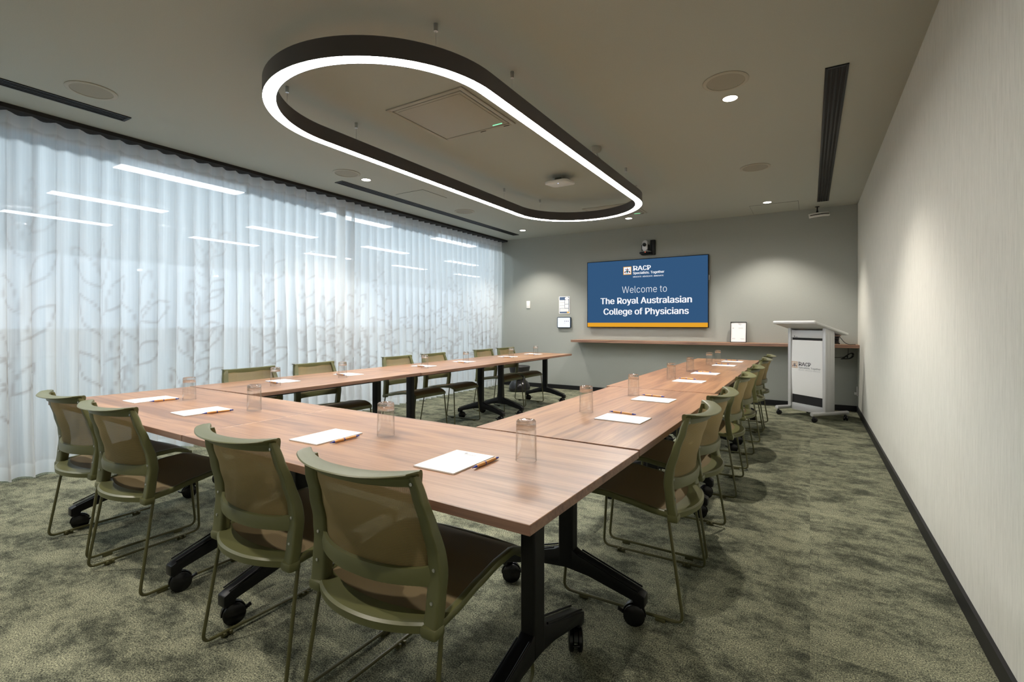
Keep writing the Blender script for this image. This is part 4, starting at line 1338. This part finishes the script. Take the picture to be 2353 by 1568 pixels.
# black hourglass stool
o = empty('drum_stool', (-4.213, 7.15, 0.0)); tag(o, 'glossy black hourglass-shaped stool standing at the far end of the curtain', 'stool')
b = MB(); b.lathe([(0, 0.0), (0.165, 0.0), (0.178, 0.012), (0.182, 0.05), (0.170, 0.11), (0.135, 0.165), (0.095, 0.195), (0.078, 0.222), (0.085, 0.250), (0.10, 0.258)], 48); b.build('base', M['stool'], o)
b = MB(); b.lathe([(0.10, 0.258), (0.135, 0.272), (0.160, 0.32), (0.176, 0.395), (0.180, 0.418), (0.174, 0.425), (0.160, 0.416), (0, 0.412)], 48); b.build('seat', mat('black_stoneware', (0.014, 0.013, 0.014), 0.5), o)

# ------------------------------------------------------------------ lectern
ang = math.radians(46.0)
lec = empty('lectern', (0.006, 6.985, 0.0), ang - HP)     # local +y points away from the room, local x across
tag(lec, 'silver mobile lectern with a white logo panel standing in the far right corner', 'lectern')
for sx in (-0.262, 0.262):
    b = MB(); b.prism(rrect(0.048, 0.046, 0.021, 6), 'y', -0.255, 0.265, bev=0.004)
    b2 = MB(); b2.add([(v[0] + sx, v[1], v[2] + 0.092) for v in b.v], b.f)
    foot = b2.build('foot', M['silver'], lec)
    for y in (-0.225, 0.235):
        c = MB()
        rz = 0.5 if y < 0 else -0.7
        Rz = Matrix.Rotation(rz, 3, 'Z')
        for s in (-1, 1):
            c.lathe([(0, -0.010), (0.022, -0.010), (0.028, -0.006), (0.028, 0.006), (0.022, 0.010), (0, 0.010)], 20, Vector((sx, y, 0.028)) + Rz @ Vector((0.008, s * 0.013, 0)), Rz @ Matrix.Rotation(PI / 2, 3, 'X'))
        c.lathe([(0, 0.072), (0.009, 0.072), (0.016, 0.05), (0.016, 0.03), (0, 0.03)], 14, (sx, y, 0))
        c.build('caster', M['black_gloss'], foot)
def zdesk(y): return 1.150 - (y + 0.245) * (1.150 - 1.016) / 0.46
for sx in (-0.252, 0.252):
    b = MB()
    pts = [(-0.070, 0.105), (0.065, 0.105), (0.065, zdesk(0.065) - 0.006), (-0.070, zdesk(-0.070) - 0.006)]
    b.prism(pts, 'x', sx - 0.022, sx + 0.022, bev=0.005)
    for yy in (-0.045, 0.0, 0.04):
        b.box((sx + math.copysign(0.0225, sx), yy, 0.58), (0.002, 0.004, 0.92))
    b.build('post', M['silver'], lec)
b = MB(); b.box((0, -0.045, 1.016), (0.460, 0.020, 0.094), 0.003); b.build('header_bar', M['silver'], lec)
b = MB(); b.box((0, -0.045, 0.112), (0.460, 0.020, 0.086), 0.003); b.build('lower_bar', M['silver'], lec)
b = MB(); b.box((0, -0.034, 0.56), (0.460, 0.008, 0.83)); b.build('backing_panel', M['black_matt'], lec)
b = MB()
rings = []
for i in range(15):
    z = 0.262 + (0.940 - 0.262) * i / 14
    y = -0.048 - 0.010 * math.sin(PI * i / 14)
    rings.append([(-0.228, y, z), (0.228, y, z), (0.228, y + 0.003, z), (-0.228, y + 0.003, z)])
b.loft(rings); sheet = b.build('logo_panel', M['white'], lec)
sheet['label'] = 'white sheet with a crest logo'
put = lambda x, z: (x, -0.0592 + 0.0015, z)
def ys_(z): return -0.0496 - 0.010 * math.sin(PI * (z - 0.262) / 0.678)
b = MB()
for (t, x0, x1, z0, hh, bd, mi) in (('Specialists. Together', -0.118, 0.198, 0.592, 0.020, 0.010, 1), ('EDUCATE  ADVOCATE  INNOVATE', -0.118, 0.192, 0.566, 0.012, 0.0, 2)):
    line_of_text(t, x0, x1, z0, hh, bd, lambda X, Z: (X, ys_(Z) - 0.0004, Z), b, mi)
racp(-0.118, 0.060, 0.623, 0.044, 0.012, lambda X, Z: (X, ys_(Z) - 0.0004, Z), lambda X, Z: (X, ys_(Z) - 0.0007, Z), b, 0)
b.build('lettering', [M['ink'], M['ink_grey'], M['print']], sheet, smooth=0, recalc=False)
em = emblem(sheet, lambda x, z, l: (x, ys_(z) - 0.0003 - 0.0004 * l, z), -0.222, -0.134, 0.592, 0.672,
       [mat('tan_print', (0.55, 0.33, 0.20), 0.6), mat('cream_print', (0.78, 0.68, 0.58), 0.6), mat('slate_blue_print', (0.10, 0.12, 0.18), 0.6), mat('brown_print', (0.22, 0.10, 0.06), 0.6), M['ink_grey']])
# desk: sloped board with rounded front lip and rear edge, open shelf box beneath
th = math.atan2(1.150 - 1.016, 0.46)
b = MB()
RX = Matrix.Rotation(-th, 3, 'X')
tmp = MB(); tmp.box((0, 0, 0), (0.625, 0.50, 0.030), 0.012, seg=3)
b.add([RX @ Vector(v) + Vector((0, -0.01, zdesk(-0.01) + 0.006)) for v in tmp.v], tmp.f)
b.box((0, -0.252, zdesk(-0.252) + 0.006), (0.628, 0.036, 0.040), 0.016, seg=3)
b.build('desk_top', mat('white_silver_laminate', (0.68, 0.68, 0.68), 0.35), lec)
b = MB(); b.box((0, 0.10, 1.000), (0.455, 0.22, 0.010), 0.002); b.build('inner_shelf', M['edge'], lec)
b = MB(); b.box((-0.185, -0.0562, 0.985), (0.008, 0.001, 0.018)); b.box((-0.155, -0.0562, 0.979), (0.035, 0.001, 0.004)); b.build('maker_mark', M['ink'], lec)
